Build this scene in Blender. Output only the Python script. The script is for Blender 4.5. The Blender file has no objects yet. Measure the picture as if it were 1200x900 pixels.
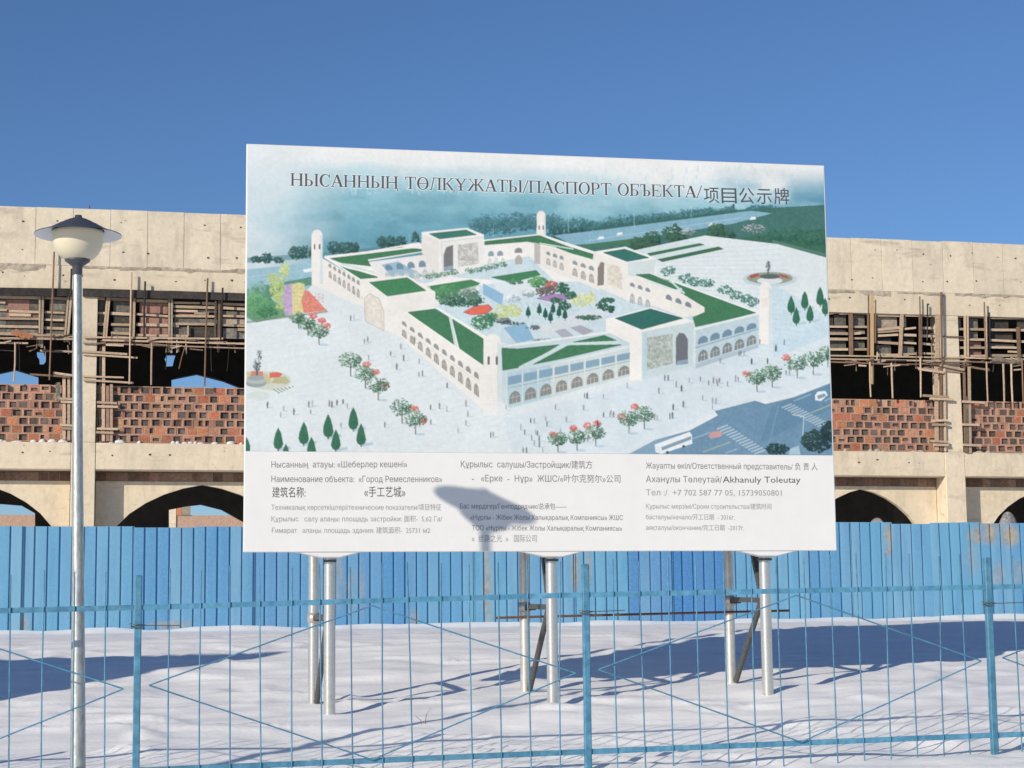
import bpy, bmesh, math, random
import numpy as np
from mathutils import Vector, Matrix
from mathutils.geometry import tessellate_polygon, delaunay_2d_cdt

random.seed(7)
RNG = np.random.default_rng(11)
scene = bpy.context.scene
COL = scene.collection

# ------------------------------------------------------------------ camera
FPX, PITCH, ROLL = 2200.0, 0.1288, 0.0106          # focal length in px of a 1200 px wide frame
EYE = 1.6
cam_d = bpy.data.cameras.new('camera')
cam_d.sensor_width = 36.0
cam_d.lens = 36.0 * FPX / 1200.0
cam_d.clip_start, cam_d.clip_end = 0.1, 6000.0
cam = bpy.data.objects.new('camera', cam_d)
COL.objects.link(cam)
cam.matrix_world = (Matrix.Translation((0, 0, EYE)) @ Matrix.Rotation(math.pi / 2 + PITCH, 4, 'X')
                    @ Matrix.Rotation(-ROLL, 4, 'Z'))
scene.camera = cam

# ------------------------------------------------------------------ light
SUN = Vector((3.061, 3.947, -1.861)).normalized()   # the way the light travels
SUN_EL = math.asin(-SUN.z)
world = bpy.data.worlds.new('World')
scene.world = world
world.use_nodes = True
wn, wl = world.node_tree.nodes, world.node_tree.links
bg = wn['Background']
sky = wn.new('ShaderNodeTexSky')
sky.sky_type = 'NISHITA'
sky.sun_disc = False
sky.sun_elevation = SUN_EL
sky.sun_rotation = math.atan2(-SUN.x, -SUN.y)
sky.altitude = 1000.0
sky.air_density = 1.0
sky.dust_density = 0.4
sky.ozone_density = 5.5
sat = wn.new('ShaderNodeHueSaturation')          # the camera's own deep rendering of the blue
sat.inputs['Hue'].default_value = 0.504
sat.inputs['Saturation'].default_value = 1.03
wl.new(sky.outputs[0], sat.inputs['Color'])
wl.new(sat.outputs[0], bg.inputs['Color'])
bg.inputs['Strength'].default_value = 0.102
sun_d = bpy.data.lights.new('sun', 'SUN')
sun_d.energy = 4.25
sun_d.angle = math.radians(0.53)
sun_d.color = (1.0, 0.91, 0.775)
sun = bpy.data.objects.new('sun', sun_d)
COL.objects.link(sun)
sun.rotation_euler = SUN.to_track_quat('-Z', 'Y').to_euler()
sun.location = (-30, -30, 40)
vs = scene.view_settings
vs.view_transform = 'Standard'
vs.look = 'None'
vs.exposure = 0.0
vs.gamma = 1.0
vs.use_curve_mapping = False

# ------------------------------------------------------------------ survey: sight lines onto the planes things stand in
def ray(x, y):
    xr, yr = (x - 600) / FPX, (450 - y) / FPX
    c, s = math.cos(ROLL), math.sin(ROLL)
    xx, yy = c * xr + s * yr, -s * xr + c * yr
    c, s = math.cos(PITCH), math.sin(PITCH)
    return xx, c - yy * s, s + yy * c
class Plane:
    """A vertical plane through (0, y0) turned by a; local x along it, y into it, z up."""
    def __init__(self, y0, a): self.y0, self.a = y0, a
    def at(self, x, y, d=0.0):
        rx, ry, rz = ray(x, y)
        t = (self.y0 * math.cos(self.a) + d) / (-math.sin(self.a) * rx + math.cos(self.a) * ry)
        X, Y, Z = rx * t, ry * t, rz * t + EYE
        return X * math.cos(self.a) + (Y - self.y0) * math.sin(self.a), Z
FAC = Plane(48.0, 0.2248)      # building front
BLUE = Plane(35.0, 0.2115)     # corrugated hoarding
SIGN = Plane(18.2, 0.1914)     # billboard face
WIRE = Plane(14.35, 0.193)     # low railing in front
F = FAC.at

# ------------------------------------------------------------------ helpers
def srgb(r, g, b):
    f = lambda c: (c / 12.92 if c <= 0.04045 else ((c + 0.055) / 1.055) ** 2.4)
    return (f(r / 255), f(g / 255), f(b / 255))
def mesh_from(name, verts, faces, smooth=False):
    me = bpy.data.meshes.new(name)
    me.from_pydata([tuple(v) for v in verts], [], faces)
    me.update()
    if smooth:
        for p in me.polygons: p.use_smooth = True
    return me
def obj(name, me, mat=None, parent=None, loc=None, rotz=None):
    o = bpy.data.objects.new(name, me)
    COL.objects.link(o)
    if mat is not None and not me.materials: me.materials.append(mat)
    if parent is not None: o.parent = parent
    if loc is not None: o.location = loc
    if rotz is not None: o.rotation_euler = (0, 0, rotz)
    return o
def thing(name, label, cat, loc=(0, 0, 0), rotz=0.0, group=None):
    o = bpy.data.objects.new(name, None)
    COL.objects.link(o)
    o.empty_display_size = 0.3
    o.location = loc
    o.rotation_euler = (0, 0, rotz)
    tag(o, label, cat, group)
    return o
def tag(o, label=None, cat=None, group=None, kind=None):
    if label: o['label'] = label
    if cat: o['category'] = cat
    if group: o['group'] = group
    if kind: o['kind'] = kind
    return o
class MB:
    """collects verts and faces"""
    def __init__(self): self.v, self.f = [], []
    def add(self, verts, faces):
        n = len(self.v)
        self.v += [tuple(p) for p in verts]
        self.f += [tuple(i + n for i in q) for q in faces]
        return self
    def box(self, x0, x1, y0, y1, z0, z1):
        return self.add([(x0, y0, z0), (x1, y0, z0), (x1, y1, z0), (x0, y1, z0),
                         (x0, y0, z1), (x1, y0, z1), (x1, y1, z1), (x0, y1, z1)],
                        [(0, 3, 2, 1), (4, 5, 6, 7), (0, 1, 5, 4), (1, 2, 6, 5), (2, 3, 7, 6), (3, 0, 4, 7)])
    def bar(self, p0, p1, w, t, side=(0, 1, 0)):
        """a squared bar from p0 to p1, w across, t along `side`"""
        p0, p1, sd = Vector(p0), Vector(p1), Vector(side)
        ax = (p1 - p0).normalized()
        u = ax.cross(sd).normalized() * (w / 2)
        k = u.cross(ax).normalized() * (t / 2)
        vs_ = [p + a * u + b * k for p in (p0, p1) for a, b in ((-1, -1), (1, -1), (1, 1), (-1, 1))]
        return self.add(vs_, [(0, 1, 2, 3), (7, 6, 5, 4), (0, 4, 5, 1), (1, 5, 6, 2), (2, 6, 7, 3), (3, 7, 4, 0)])
    def tube(self, pts, radii, n=10, cap=True):
        pts = [Vector(p) for p in pts]
        if not hasattr(radii, '__len__'): radii = [radii] * len(pts)
        rings = []
        for i, p in enumerate(pts):
            a = pts[min(i + 1, len(pts) - 1)] - pts[max(i - 1, 0)]
            a.normalize()
            ref = Vector((0, 0, 1)) if abs(a.z) < 0.9 else Vector((1, 0, 0))
            u = a.cross(ref).normalized()
            w = a.cross(u).normalized()
            rings.append([p + (u * math.cos(2 * math.pi * k / n) + w * math.sin(2 * math.pi * k / n)) * radii[i] for k in range(n)])
        vs_ = [q for r in rings for q in r]
        fs = []
        for i in range(len(pts) - 1):
            for k in range(n):
                a, b = i * n + k, i * n + (k + 1) % n
                fs.append((a, b, b + n, a + n))
        if cap:                                           # caps on their own vertices keep the sides shading round
            m = len(vs_)
            vs_ += rings[0] + rings[-1]
            fs.append(tuple(range(m + n - 1, m - 1, -1)))
            fs.append(tuple(range(m + n, m + 2 * n)))
        return self.add(vs_, fs)
    def lathe(self, prof, n=40, c=(0, 0, 0)):
        vs_, fs = [], []
        for r, z in prof:
            for k in range(n):
                a = 2 * math.pi * k / n
                vs_.append((c[0] + r * math.cos(a), c[1] + r * math.sin(a), c[2] + z))
        for i in range(len(prof) - 1):
            for k in range(n):
                a, b = i * n + k, i * n + (k + 1) % n
                fs.append((a, b, b + n, a + n))
        return self.add(vs_, fs)
    def prism(self, outer, holes, y0, y1):
        """an outline in (x, z) with holes, from depth y0 to y1"""
        loops = [outer] + list(holes)
        flat = [p for l in loops for p in l]
        tris = tessellate_polygon([[Vector((p[0], p[1], 0)) for p in l] for l in loops])
        n = len(flat)
        vs_ = [(p[0], y0, p[1]) for p in flat] + [(p[0], y1, p[1]) for p in flat]
        fs = [tuple(t) for t in tris] + [tuple(i + n for i in reversed(t)) for t in tris]
        k = 0
        for l in loops:
            m = len(l)
            for i in range(m):
                a, b = k + i, k + (i + 1) % m
                fs.append((a, b, b + n, a + n))
            k += m
        return self.add(vs_, fs)
    def mesh(self, name, smooth=False):
        me = mesh_from(name, self.v, self.f, smooth)
        bm = bmesh.new(); bm.from_mesh(me)
        bmesh.ops.recalc_face_normals(bm, faces=bm.faces)
        bm.to_mesh(me); bm.free()
        return me
    def build(self, name, mat, parent=None, smooth=False, loc=None):
        return obj(name, self.mesh(name, smooth), mat, parent, loc)
def bevel(me, w, seg=1):
    bm = bmesh.new(); bm.from_mesh(me)
    bmesh.ops.bevel(bm, geom=bm.edges[:], offset=w, segments=seg, affect='EDGES', clamp_overlap=True)
    bm.to_mesh(me); bm.free()
    return me
def vnoise(x, y, seed=0):
    xi, yi = np.floor(x).astype(np.int64), np.floor(y).astype(np.int64)
    fx, fy = x - xi, y - yi
    fx, fy = fx * fx * fx * (fx * (fx * 6 - 15) + 10), fy * fy * fy * (fy * (fy * 6 - 15) + 10)
    def h(a, b):
        n = (a * 374761393 + b * 668265263 + seed * 1442695041) & 0xffffffff
        n = ((n ^ (n >> 13)) * 1274126177) & 0xffffffff
        return ((n ^ (n >> 16)) & 0xffff) / 65535.0
    return (h(xi, yi) * (1 - fx) + h(xi + 1, yi) * fx) * (1 - fy) + (h(xi, yi + 1) * (1 - fx) + h(xi + 1, yi + 1) * fx) * fy
def fbm(x, y, seed=0, oct=4):
    s, a, t = 0.0, 1.0, 0.0
    for o in range(oct):
        s = s + a * vnoise(x * 2 ** o + 17.3 * o, y * 2 ** o + 9.1 * o, seed + o); t += a; a *= 0.5
    return s / t

# ------------------------------------------------------------------ materials
def mat(name, col, rough=0.8, metal=0.0, var=0.0, nscale=6.0, ncol=None, namt=0.0, stretch=(1, 1, 1), bump=0.0, bscale=60.0, spec=None, objvar=0.0, hue=0.0, coords='Object'):
    m = bpy.data.materials.new(name)
    m.use_nodes = True
    nt = m.node_tree; N, L = nt.nodes, nt.links
    b = N['Principled BSDF']
    b.inputs['Roughness'].default_value = rough
    b.inputs['Metallic'].default_value = metal
    if spec is not None: b.inputs['Specular IOR Level'].default_value = spec
    tc = N.new('ShaderNodeTexCoord')
    mp = N.new('ShaderNodeMapping')
    mp.inputs['Scale'].default_value = stretch
    L.new(tc.outputs[coords], mp.inputs['Vector'])
    oi = N.new('ShaderNodeObjectInfo')
    cmb = N.new('ShaderNodeVectorMath'); cmb.operation = 'MULTIPLY_ADD'
    L.new(oi.outputs['Random'], cmb.inputs[0]); cmb.inputs[1].default_value = (37, 23, 51)
    L.new(mp.outputs[0], cmb.inputs[2])
    vec = cmb.outputs[0]
    rgb = N.new('ShaderNodeRGB'); rgb.outputs[0].default_value = (*col, 1)
    out = rgb.outputs[0]
    if namt > 0:
        nz = N.new('ShaderNodeTexNoise'); nz.inputs['Scale'].default_value = nscale; nz.inputs['Detail'].default_value = 6; nz.inputs['Roughness'].default_value = 0.65
        L.new(vec, nz.inputs['Vector'])
        rp = N.new('ShaderNodeMapRange'); rp.inputs[1].default_value = 0.42; rp.inputs[2].default_value = 0.68; rp.inputs[4].default_value = namt
        L.new(nz.outputs['Fac'], rp.inputs[0])
        mx = N.new('ShaderNodeMix'); mx.data_type = 'RGBA'
        L.new(rp.outputs[0], mx.inputs[0]); L.new(out, mx.inputs[6]); mx.inputs[7].default_value = (*(ncol or col), 1)
        out = mx.outputs[2]
    if var > 0 or objvar > 0 or hue > 0:
        hs = N.new('ShaderNodeHueSaturation')
        n2 = N.new('ShaderNodeTexNoise'); n2.inputs['Scale'].default_value = nscale * 3.1; n2.inputs['Detail'].default_value = 4
        L.new(vec, n2.inputs['Vector'])
        m1 = N.new('ShaderNodeMapRange'); m1.inputs[1].default_value = 0.3; m1.inputs[2].default_value = 0.7
        m1.inputs[3].default_value = 1 - var; m1.inputs[4].default_value = 1 + var
        L.new(n2.outputs['Fac'], m1.inputs[0])
        m2 = N.new('ShaderNodeMapRange'); m2.inputs[3].default_value = 1 - objvar; m2.inputs[4].default_value = 1 + objvar
        L.new(oi.outputs['Random'], m2.inputs[0])
        mu = N.new('ShaderNodeMath'); mu.operation = 'MULTIPLY'
        L.new(m1.outputs[0], mu.inputs[0]); L.new(m2.outputs[0], mu.inputs[1]); L.new(mu.outputs[0], hs.inputs['Value'])
        if hue > 0:
            wnz = N.new('ShaderNodeTexWhiteNoise'); wnz.noise_dimensions = '1D'
            L.new(oi.outputs['Random'], wnz.inputs['W'])
            m3 = N.new('ShaderNodeMapRange'); m3.inputs[3].default_value = 0.5 - hue; m3.inputs[4].default_value = 0.5 + hue
            L.new(wnz.outputs['Value'], m3.inputs[0]); L.new(m3.outputs[0], hs.inputs['Hue'])
        L.new(out, hs.inputs['Color']); out = hs.outputs[0]
    L.new(out, b.inputs['Base Color'])
    if bump > 0:
        nb = N.new('ShaderNodeTexNoise'); nb.inputs['Scale'].default_value = bscale; nb.inputs['Detail'].default_value = 5
        L.new(vec, nb.inputs['Vector'])
        bp = N.new('ShaderNodeBump'); bp.inputs['Strength'].default_value = bump; bp.inputs['Distance'].default_value = 0.02
        L.new(nb.outputs['Fac'], bp.inputs['Height']); L.new(bp.outputs[0], b.inputs['Normal'])
    m['out'] = 1
    return m
M = {}
def concrete_material(name, col, dark, seed):
    """board-marked cast concrete: broad mottling, streaks, blow holes, smears"""
    m = bpy.data.materials.new(name); m.use_nodes = True
    nt = m.node_tree; N, L = nt.nodes, nt.links
    b = N['Principled BSDF']; b.inputs['Roughness'].default_value = 0.92; b.inputs['Specular IOR Level'].default_value = 0.2
    tc = N.new('ShaderNodeTexCoord'); oi = N.new('ShaderNodeObjectInfo')
    def noise(scale, stretch, detail=6, rough=0.6, off=0.0):
        mp = N.new('ShaderNodeMapping'); mp.inputs['Scale'].default_value = stretch; mp.inputs['Location'].default_value = (seed + off, seed * 2.1, off * 3)
        L.new(tc.outputs['Object'], mp.inputs['Vector'])
        n = N.new('ShaderNodeTexNoise'); n.inputs['Scale'].default_value = scale; n.inputs['Detail'].default_value = detail; n.inputs['Roughness'].default_value = rough
        L.new(mp.outputs[0], n.inputs['Vector']); return n.outputs['Fac']
    def rng(v, a, c, lo=0.0, hi=1.0):
        r = N.new('ShaderNodeMapRange'); r.inputs[1].default_value = a; r.inputs[2].default_value = c; r.inputs[3].default_value = lo; r.inputs[4].default_value = hi
        L.new(v, r.inputs[0]); return r.outputs[0]
    def mix(fac, a, c):
        x = N.new('ShaderNodeMix'); x.data_type = 'RGBA'; L.new(fac, x.inputs[0])
        for s_, i in ((a, 6), (c, 7)):
            if hasattr(s_, 'node'): L.new(s_, x.inputs[i])
            else: x.inputs[i].default_value = (*s_, 1)
        return x.outputs[2]
    base = mix(rng(noise(0.6, (1, 1, 1)), 0.35, 0.7), col, tuple(c * .86 for c in col))
    base = mix(rng(noise(2.6, (1, 1, .3), 8, .7, 3), 0.5, 0.78, 0, .75), base, dark)
    base = mix(rng(noise(7, (1, 1, 1), 8, .75, 5), 0.35, 0.75, 0, .45), base, dark)
    base = mix(rng(noise(1.4, (.5, 1, 2.4), 6, .65, 8), 0.58, 0.72, 0, .6), base, tuple(c * .8 for c in dark))
    hole = rng(noise(5.5, (1, 1, 1.7), 3, .6, 11), 0.70, 0.74, 0, .6)
    base = mix(hole, base, (0.2, 0.165, 0.125))
    ov = N.new('ShaderNodeHueSaturation'); L.new(base, ov.inputs['Color']); L.new(rng(oi.outputs['Random'], 0, 1, .95, 1.04), ov.inputs['Value'])
    L.new(ov.outputs[0], b.inputs['Base Color'])
    bp = N.new('ShaderNodeBump'); bp.inputs['Strength'].default_value = 0.28; bp.inputs['Distance'].default_value = 0.03
    L.new(noise(11, (1, 1, 1), 6, .7, 2), bp.inputs['Height']); L.new(bp.outputs[0], b.inputs['Normal'])
    return m
M['concrete'] = concrete_material('cast_concrete', (0.80, 0.685, 0.51), (0.42, 0.36, 0.275), 1.0)
M['concrete2'] = concrete_material('cast_concrete_panel', (0.80, 0.695, 0.535), (0.41, 0.36, 0.28), 4.0)
M['rough'] = mat('rough_mortar', (0.46, 0.39, 0.30), 0.95, var=0.25, nscale=3, ncol=(0.24, 0.205, 0.16), namt=0.8, bump=0.8, bscale=18)
M['inner'] = mat('shade_darkened_concrete', (0.07, 0.065, 0.06), 0.95, var=0.2, nscale=1, objvar=0.1)  # bare concrete with the indoor gloom put into a near-black base colour
M['mortar'] = mat('mortar', (0.46, 0.29, 0.205), 0.95, var=0.2, nscale=6, ncol=(0.48, 0.37, 0.29), namt=0.8, bump=0.5, bscale=25)
M['brick'] = mat('hollow_clay_block', (0.38, 0.175, 0.105), 0.9, var=0.25, nscale=7, ncol=(0.45, 0.28, 0.20), namt=0.85, objvar=0.25, hue=0.012, bump=0.4, bscale=40)
M['cell_shade'] = mat('clay_block_cell_shade', (0.115, 0.085, 0.075), 0.95, var=0.4, nscale=14, ncol=(0.20, 0.14, 0.11), namt=0.5, objvar=0.4)  # open cells: the shade of the hollow is painted as dark clay
M['brick_red'] = mat('red_clay_block', (0.44, 0.15, 0.075), 0.9, var=0.25, nscale=7, ncol=(0.44, 0.24, 0.15), namt=0.6, objvar=0.3, hue=0.01, bump=0.4, bscale=40)
M['brick_shaded'] = mat('shade_toned_clay_block', (0.26, 0.14, 0.095), 0.95, var=0.3, nscale=5, ncol=(0.20, 0.17, 0.14), namt=0.9, objvar=0.4, hue=0.012)  # clay block with the shade under the beam mixed into its colour
M['timber'] = mat('weathered_timber', (0.50, 0.375, 0.26), 0.85, var=0.22, nscale=3, ncol=(0.34, 0.25, 0.175), namt=0.7, stretch=(2, 8, 8), objvar=0.25, hue=0.008)
M['timber_new'] = mat('fresh_timber', (0.58, 0.40, 0.20), 0.8, var=0.15, nscale=3, ncol=(0.46, 0.30, 0.15), namt=0.5, stretch=(8, 8, 1), objvar=0.1)
M['timber_brown'] = mat('brown_timber', (0.22, 0.135, 0.085), 0.85, var=0.25, nscale=3, ncol=(0.10, 0.065, 0.05), namt=0.6, stretch=(6, 6, 1), objvar=0.25)
M['timber_dark'] = mat('tarred_timber', (0.028, 0.024, 0.022), 0.9, var=0.35, nscale=4, ncol=(0.07, 0.06, 0.05), namt=0.5, objvar=0.2)
M['ply_grey'] = mat('grey_shutter_board', (0.125, 0.115, 0.095), 0.9, var=0.3, nscale=5, ncol=(0.24, 0.22, 0.18), namt=0.8, objvar=0.35)
M['ply_pink'] = mat('pink_shutter_board', (0.33, 0.175, 0.135), 0.9, var=0.22, nscale=5, ncol=(0.23, 0.14, 0.115), namt=0.7, objvar=0.15)
M['ply_tan'] = mat('tan_shutter_board', (0.40, 0.33, 0.25), 0.9, var=0.2, nscale=5, ncol=(0.25, 0.2, 0.15), namt=0.7, objvar=0.15)
M['ply_dark'] = mat('dark_shutter_board', (0.04, 0.036, 0.032), 0.9, var=0.4, nscale=5, ncol=(0.10, 0.08, 0.06), namt=0.5, objvar=0.3)
M['rag'] = mat('dusty_cloth', (0.2, 0.165, 0.125), 0.95, var=0.3, nscale=8)
M['orange_rag'] = mat('orange_netting', (0.36, 0.15, 0.075), 0.9, var=0.3, nscale=12)
M['galv'] = mat('galvanised_steel', (0.66, 0.65, 0.62), 0.27, 0.7, var=0.05, nscale=9, ncol=(0.55, 0.53, 0.49), namt=0.35, bump=0.05, bscale=60)
M['galv_dull'] = mat('dull_galvanised_steel', (0.62, 0.60, 0.56), 0.34, 0.55, var=0.1, nscale=9, ncol=(0.45, 0.42, 0.37), namt=0.4)
M['steel_dark'] = mat('dark_angle_steel', (0.10, 0.10, 0.095), 0.6, 0.3, var=0.2, nscale=10)
M['rust'] = mat('rusty_rebar', (0.16, 0.075, 0.04), 0.85, 0.1, var=0.3, nscale=14)
M['vinyl'] = mat('white_vinyl', (0.75, 0.74, 0.715), 0.42, var=0.012, nscale=2, ncol=(0.70, 0.685, 0.655), namt=0.25)
def ripple(m):
    """the slack of a stretched banner, as a shallow relief"""
    N, L = m.node_tree.nodes, m.node_tree.links
    tc = N.new('ShaderNodeTexCoord'); mp = N.new('ShaderNodeMapping'); mp.inputs['Scale'].default_value = (1.6, 1, .55); mp.inputs['Rotation'].default_value = (0, .5, 0)
    n = N.new('ShaderNodeTexNoise'); n.inputs['Scale'].default_value = 1.5; n.inputs['Detail'].default_value = 3
    bp = N.new('ShaderNodeBump'); bp.inputs['Strength'].default_value = .12; bp.inputs['Distance'].default_value = .05
    L.new(tc.outputs['Object'], mp.inputs[0]); L.new(mp.outputs[0], n.inputs['Vector']); L.new(n.outputs['Fac'], bp.inputs['Height']); L.new(bp.outputs[0], N['Principled BSDF'].inputs['Normal'])
ripple(M['vinyl'])
M['board_edge'] = mat('white_sheet_metal', (0.78, 0.775, 0.75), 0.5)
M['ink'] = mat('black_ink', (0.075, 0.075, 0.085), 0.6)
M['ink_soft'] = mat('grey_ink', (0.20, 0.195, 0.20), 0.6)
M['ink_faint'] = mat('faded_ink', (0.31, 0.305, 0.31), 0.6)
M['lamp_hat'] = mat('grey_enamel', (0.062, 0.068, 0.082), 0.42, 0.1, var=0.06, nscale=5)
M['lamp_white'] = mat('white_reflector', (0.74, 0.75, 0.79), 0.5)
M['wire_blue'] = mat('sky_blue_railing_paint', (0.058, 0.20, 0.315), 0.5, var=0.2, nscale=7, ncol=(0.13, 0.33, 0.47), namt=0.6, objvar=0.15)
M['snow_lump'] = mat('old_snow', (0.66, 0.65, 0.63), 0.8, var=0.05, nscale=3)
M['heap'] = mat('snowy_rubble', (0.20, 0.195, 0.19), 0.95, var=0.35, nscale=5, ncol=(0.36, 0.37, 0.38), namt=0.7, bump=.6, bscale=9)

def globe_material():
    m = bpy.data.materials.new('frosted_cream_globe'); m.use_nodes = True
    b = m.node_tree.nodes['Principled BSDF']
    b.inputs['Base Color'].default_value = (0.66, 0.60, 0.44, 1)
    b.inputs['Roughness'].default_value = 0.35
    b.inputs['Subsurface Weight'].default_value = 0.25
    b.inputs['Subsurface Radius'].default_value = (0.08, 0.07, 0.05)
    return m
M['globe'] = globe_material()

def pole_paint():
    """galvanised lamp pole: brushed, blotched"""
    return mat('galvanised_lamp_pole', (0.46, 0.48, 0.465), 0.42, 0.55, var=0.2, nscale=6, ncol=(0.36, 0.36, 0.33), namt=0.7, stretch=(3, 3, 1), bump=0.06, bscale=40)
M['pole'] = pole_paint()

def hoarding_material():
    """blue coil-coated sheet: per-sheet tone, chalky fading in vertical streaks, bare tan scrapes where `wear` is set"""
    m = bpy.data.materials.new('blue_profiled_sheet'); m.use_nodes = True
    nt = m.node_tree; N, L = nt.nodes, nt.links
    b = N['Principled BSDF']; b.inputs['Roughness'].default_value = 0.55
    tc = N.new('ShaderNodeTexCoord'); oi = N.new('ShaderNodeObjectInfo')
    off = N.new('ShaderNodeVectorMath'); off.operation = 'MULTIPLY_ADD'
    L.new(oi.outputs['Random'], off.inputs[0]); off.inputs[1].default_value = (31, 17, 43); L.new(tc.outputs['Object'], off.inputs[2])
    def noise(scale, stretch, detail=5):
        mp = N.new('ShaderNodeMapping'); mp.inputs['Scale'].default_value = stretch; L.new(off.outputs[0], mp.inputs['Vector'])
        n = N.new('ShaderNodeTexNoise'); n.inputs['Scale'].default_value = scale; n.inputs['Detail'].default_value = detail
        L.new(mp.outputs[0], n.inputs['Vector']); return n.outputs['Fac']
    def rng(v, a, c, lo=0.0, hi=1.0):
        r = N.new('ShaderNodeMapRange'); r.inputs[1].default_value = a; r.inputs[2].default_value = c; r.inputs[3].default_value = lo; r.inputs[4].default_value = hi
        L.new(v, r.inputs[0]); return r.outputs[0]
    def mix(fac, a, c):
        x = N.new('ShaderNodeMix'); x.data_type = 'RGBA'
        if hasattr(fac, 'node'): L.new(fac, x.inputs[0])
        else: x.inputs[0].default_value = fac
        for s_, i in ((a, 6), (c, 7)):
            if hasattr(s_, 'node'): L.new(s_, x.inputs[i])
            else: x.inputs[i].default_value = (*s_, 1)
        return x.outputs[2]
    tone = N.new('ShaderNodeAttribute'); tone.attribute_type = 'OBJECT'; tone.attribute_name = 'tone'
    strip = N.new('ShaderNodeAttribute'); strip.attribute_name = 'strip'
    wear = N.new('ShaderNodeAttribute'); wear.attribute_name = 'wear'
    base = mix(tone.outputs['Fac'], (0.042, 0.19, 0.46), (0.13, 0.35, 0.53))
    base = mix(rng(strip.outputs['Fac'], 0, 1, 0, 0.6), base, (0.23, 0.42, 0.55))
    base = mix(rng(noise(2.2, (2.5, 1, 0.35)), 0.45, 0.75, 0, 0.5), base, (0.07, 0.23, 0.44))
    base = mix(rng(noise(30, (1, 1, 1), 3), 0.45, 0.75, 0, 0.35), base, (0.24, 0.42, 0.55))
    w = N.new('ShaderNodeMath'); w.operation = 'MULTIPLY'
    L.new(wear.outputs['Fac'], w.inputs[0]); L.new(rng(noise(5, (1.6, 1, 0.6), 6), 0.3, 0.5), w.inputs[1])
    tan = mix(rng(noise(9, (1, 1, 1)), 0.4, 0.7), (0.40, 0.345, 0.27), (0.25, 0.22, 0.185))
    base = mix(w.outputs[0], base, tan)
    L.new(base, b.inputs['Base Color'])
    return m
M['hoarding'] = hoarding_material()

def snow_material():
    m = bpy.data.materials.new('wind_packed_snow'); m.use_nodes = True
    nt = m.node_tree; N, L = nt.nodes, nt.links
    b = N['Principled BSDF']; b.inputs['Roughness'].default_value = 0.75
    b.inputs['Specular IOR Level'].default_value = 0.25
    tc = N.new('ShaderNodeTexCoord')
    mp = N.new('ShaderNodeMapping'); mp.inputs['Rotation'].default_value = (0, 0, -0.2); mp.inputs['Scale'].default_value = (0.5, 1.15, 1)
    L.new(tc.outputs['Object'], mp.inputs['Vector'])
    n1 = N.new('ShaderNodeTexNoise'); n1.inputs['Scale'].default_value = 2.3; n1.inputs['Detail'].default_value = 8; n1.inputs['Roughness'].default_value = 0.6
    L.new(mp.outputs[0], n1.inputs['Vector'])
    cr = N.new('ShaderNodeMapRange'); cr.inputs[1].default_value = 0.35; cr.inputs[2].default_value = 0.7
    L.new(n1.outputs['Fac'], cr.inputs[0])
    mx = N.new('ShaderNodeMix'); mx.data_type = 'RGBA'
    mx.inputs[6].default_value = (0.88, 0.87, 0.85, 1); mx.inputs[7].default_value = (0.95, 0.94, 0.92, 1)
    L.new(cr.outputs[0], mx.inputs[0])
    # specks of blown grit
    v = N.new('ShaderNodeTexNoise'); v.inputs['Scale'].default_value = 26; v.inputs['Detail'].default_value = 6; L.new(tc.outputs['Object'], v.inputs['Vector'])
    g = N.new('ShaderNodeMapRange'); g.inputs[1].default_value = 0.70; g.inputs[2].default_value = 0.78; g.inputs[4].default_value = 0.5
    L.new(v.outputs['Fac'], g.inputs[0])
    m2 = N.new('ShaderNodeMix'); m2.data_type = 'RGBA'; m2.inputs[7].default_value = (0.36, 0.31, 0.25, 1)
    L.new(g.outputs[0], m2.inputs[0]); L.new(mx.outputs[2], m2.inputs[6]); L.new(m2.outputs[2], b.inputs['Base Color'])
    n2 = N.new('ShaderNodeTexNoise'); n2.inputs['Scale'].default_value = 40; n2.inputs['Detail'].default_value = 4
    L.new(mp.outputs[0], n2.inputs['Vector'])
    ad = N.new('ShaderNodeMath'); ad.operation = 'MULTIPLY_ADD'; ad.inputs[1].default_value = 3.5
    L.new(n1.outputs['Fac'], ad.inputs[0]); L.new(n2.outputs['Fac'], ad.inputs[2])
    bp = N.new('ShaderNodeBump'); bp.inputs['Strength'].default_value = 0.25; bp.inputs['Distance'].default_value = 0.02
    L.new(ad.outputs[0], bp.inputs['Height']); L.new(bp.outputs[0], b.inputs['Normal'])
    return m
M['snow'] = snow_material()

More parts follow.
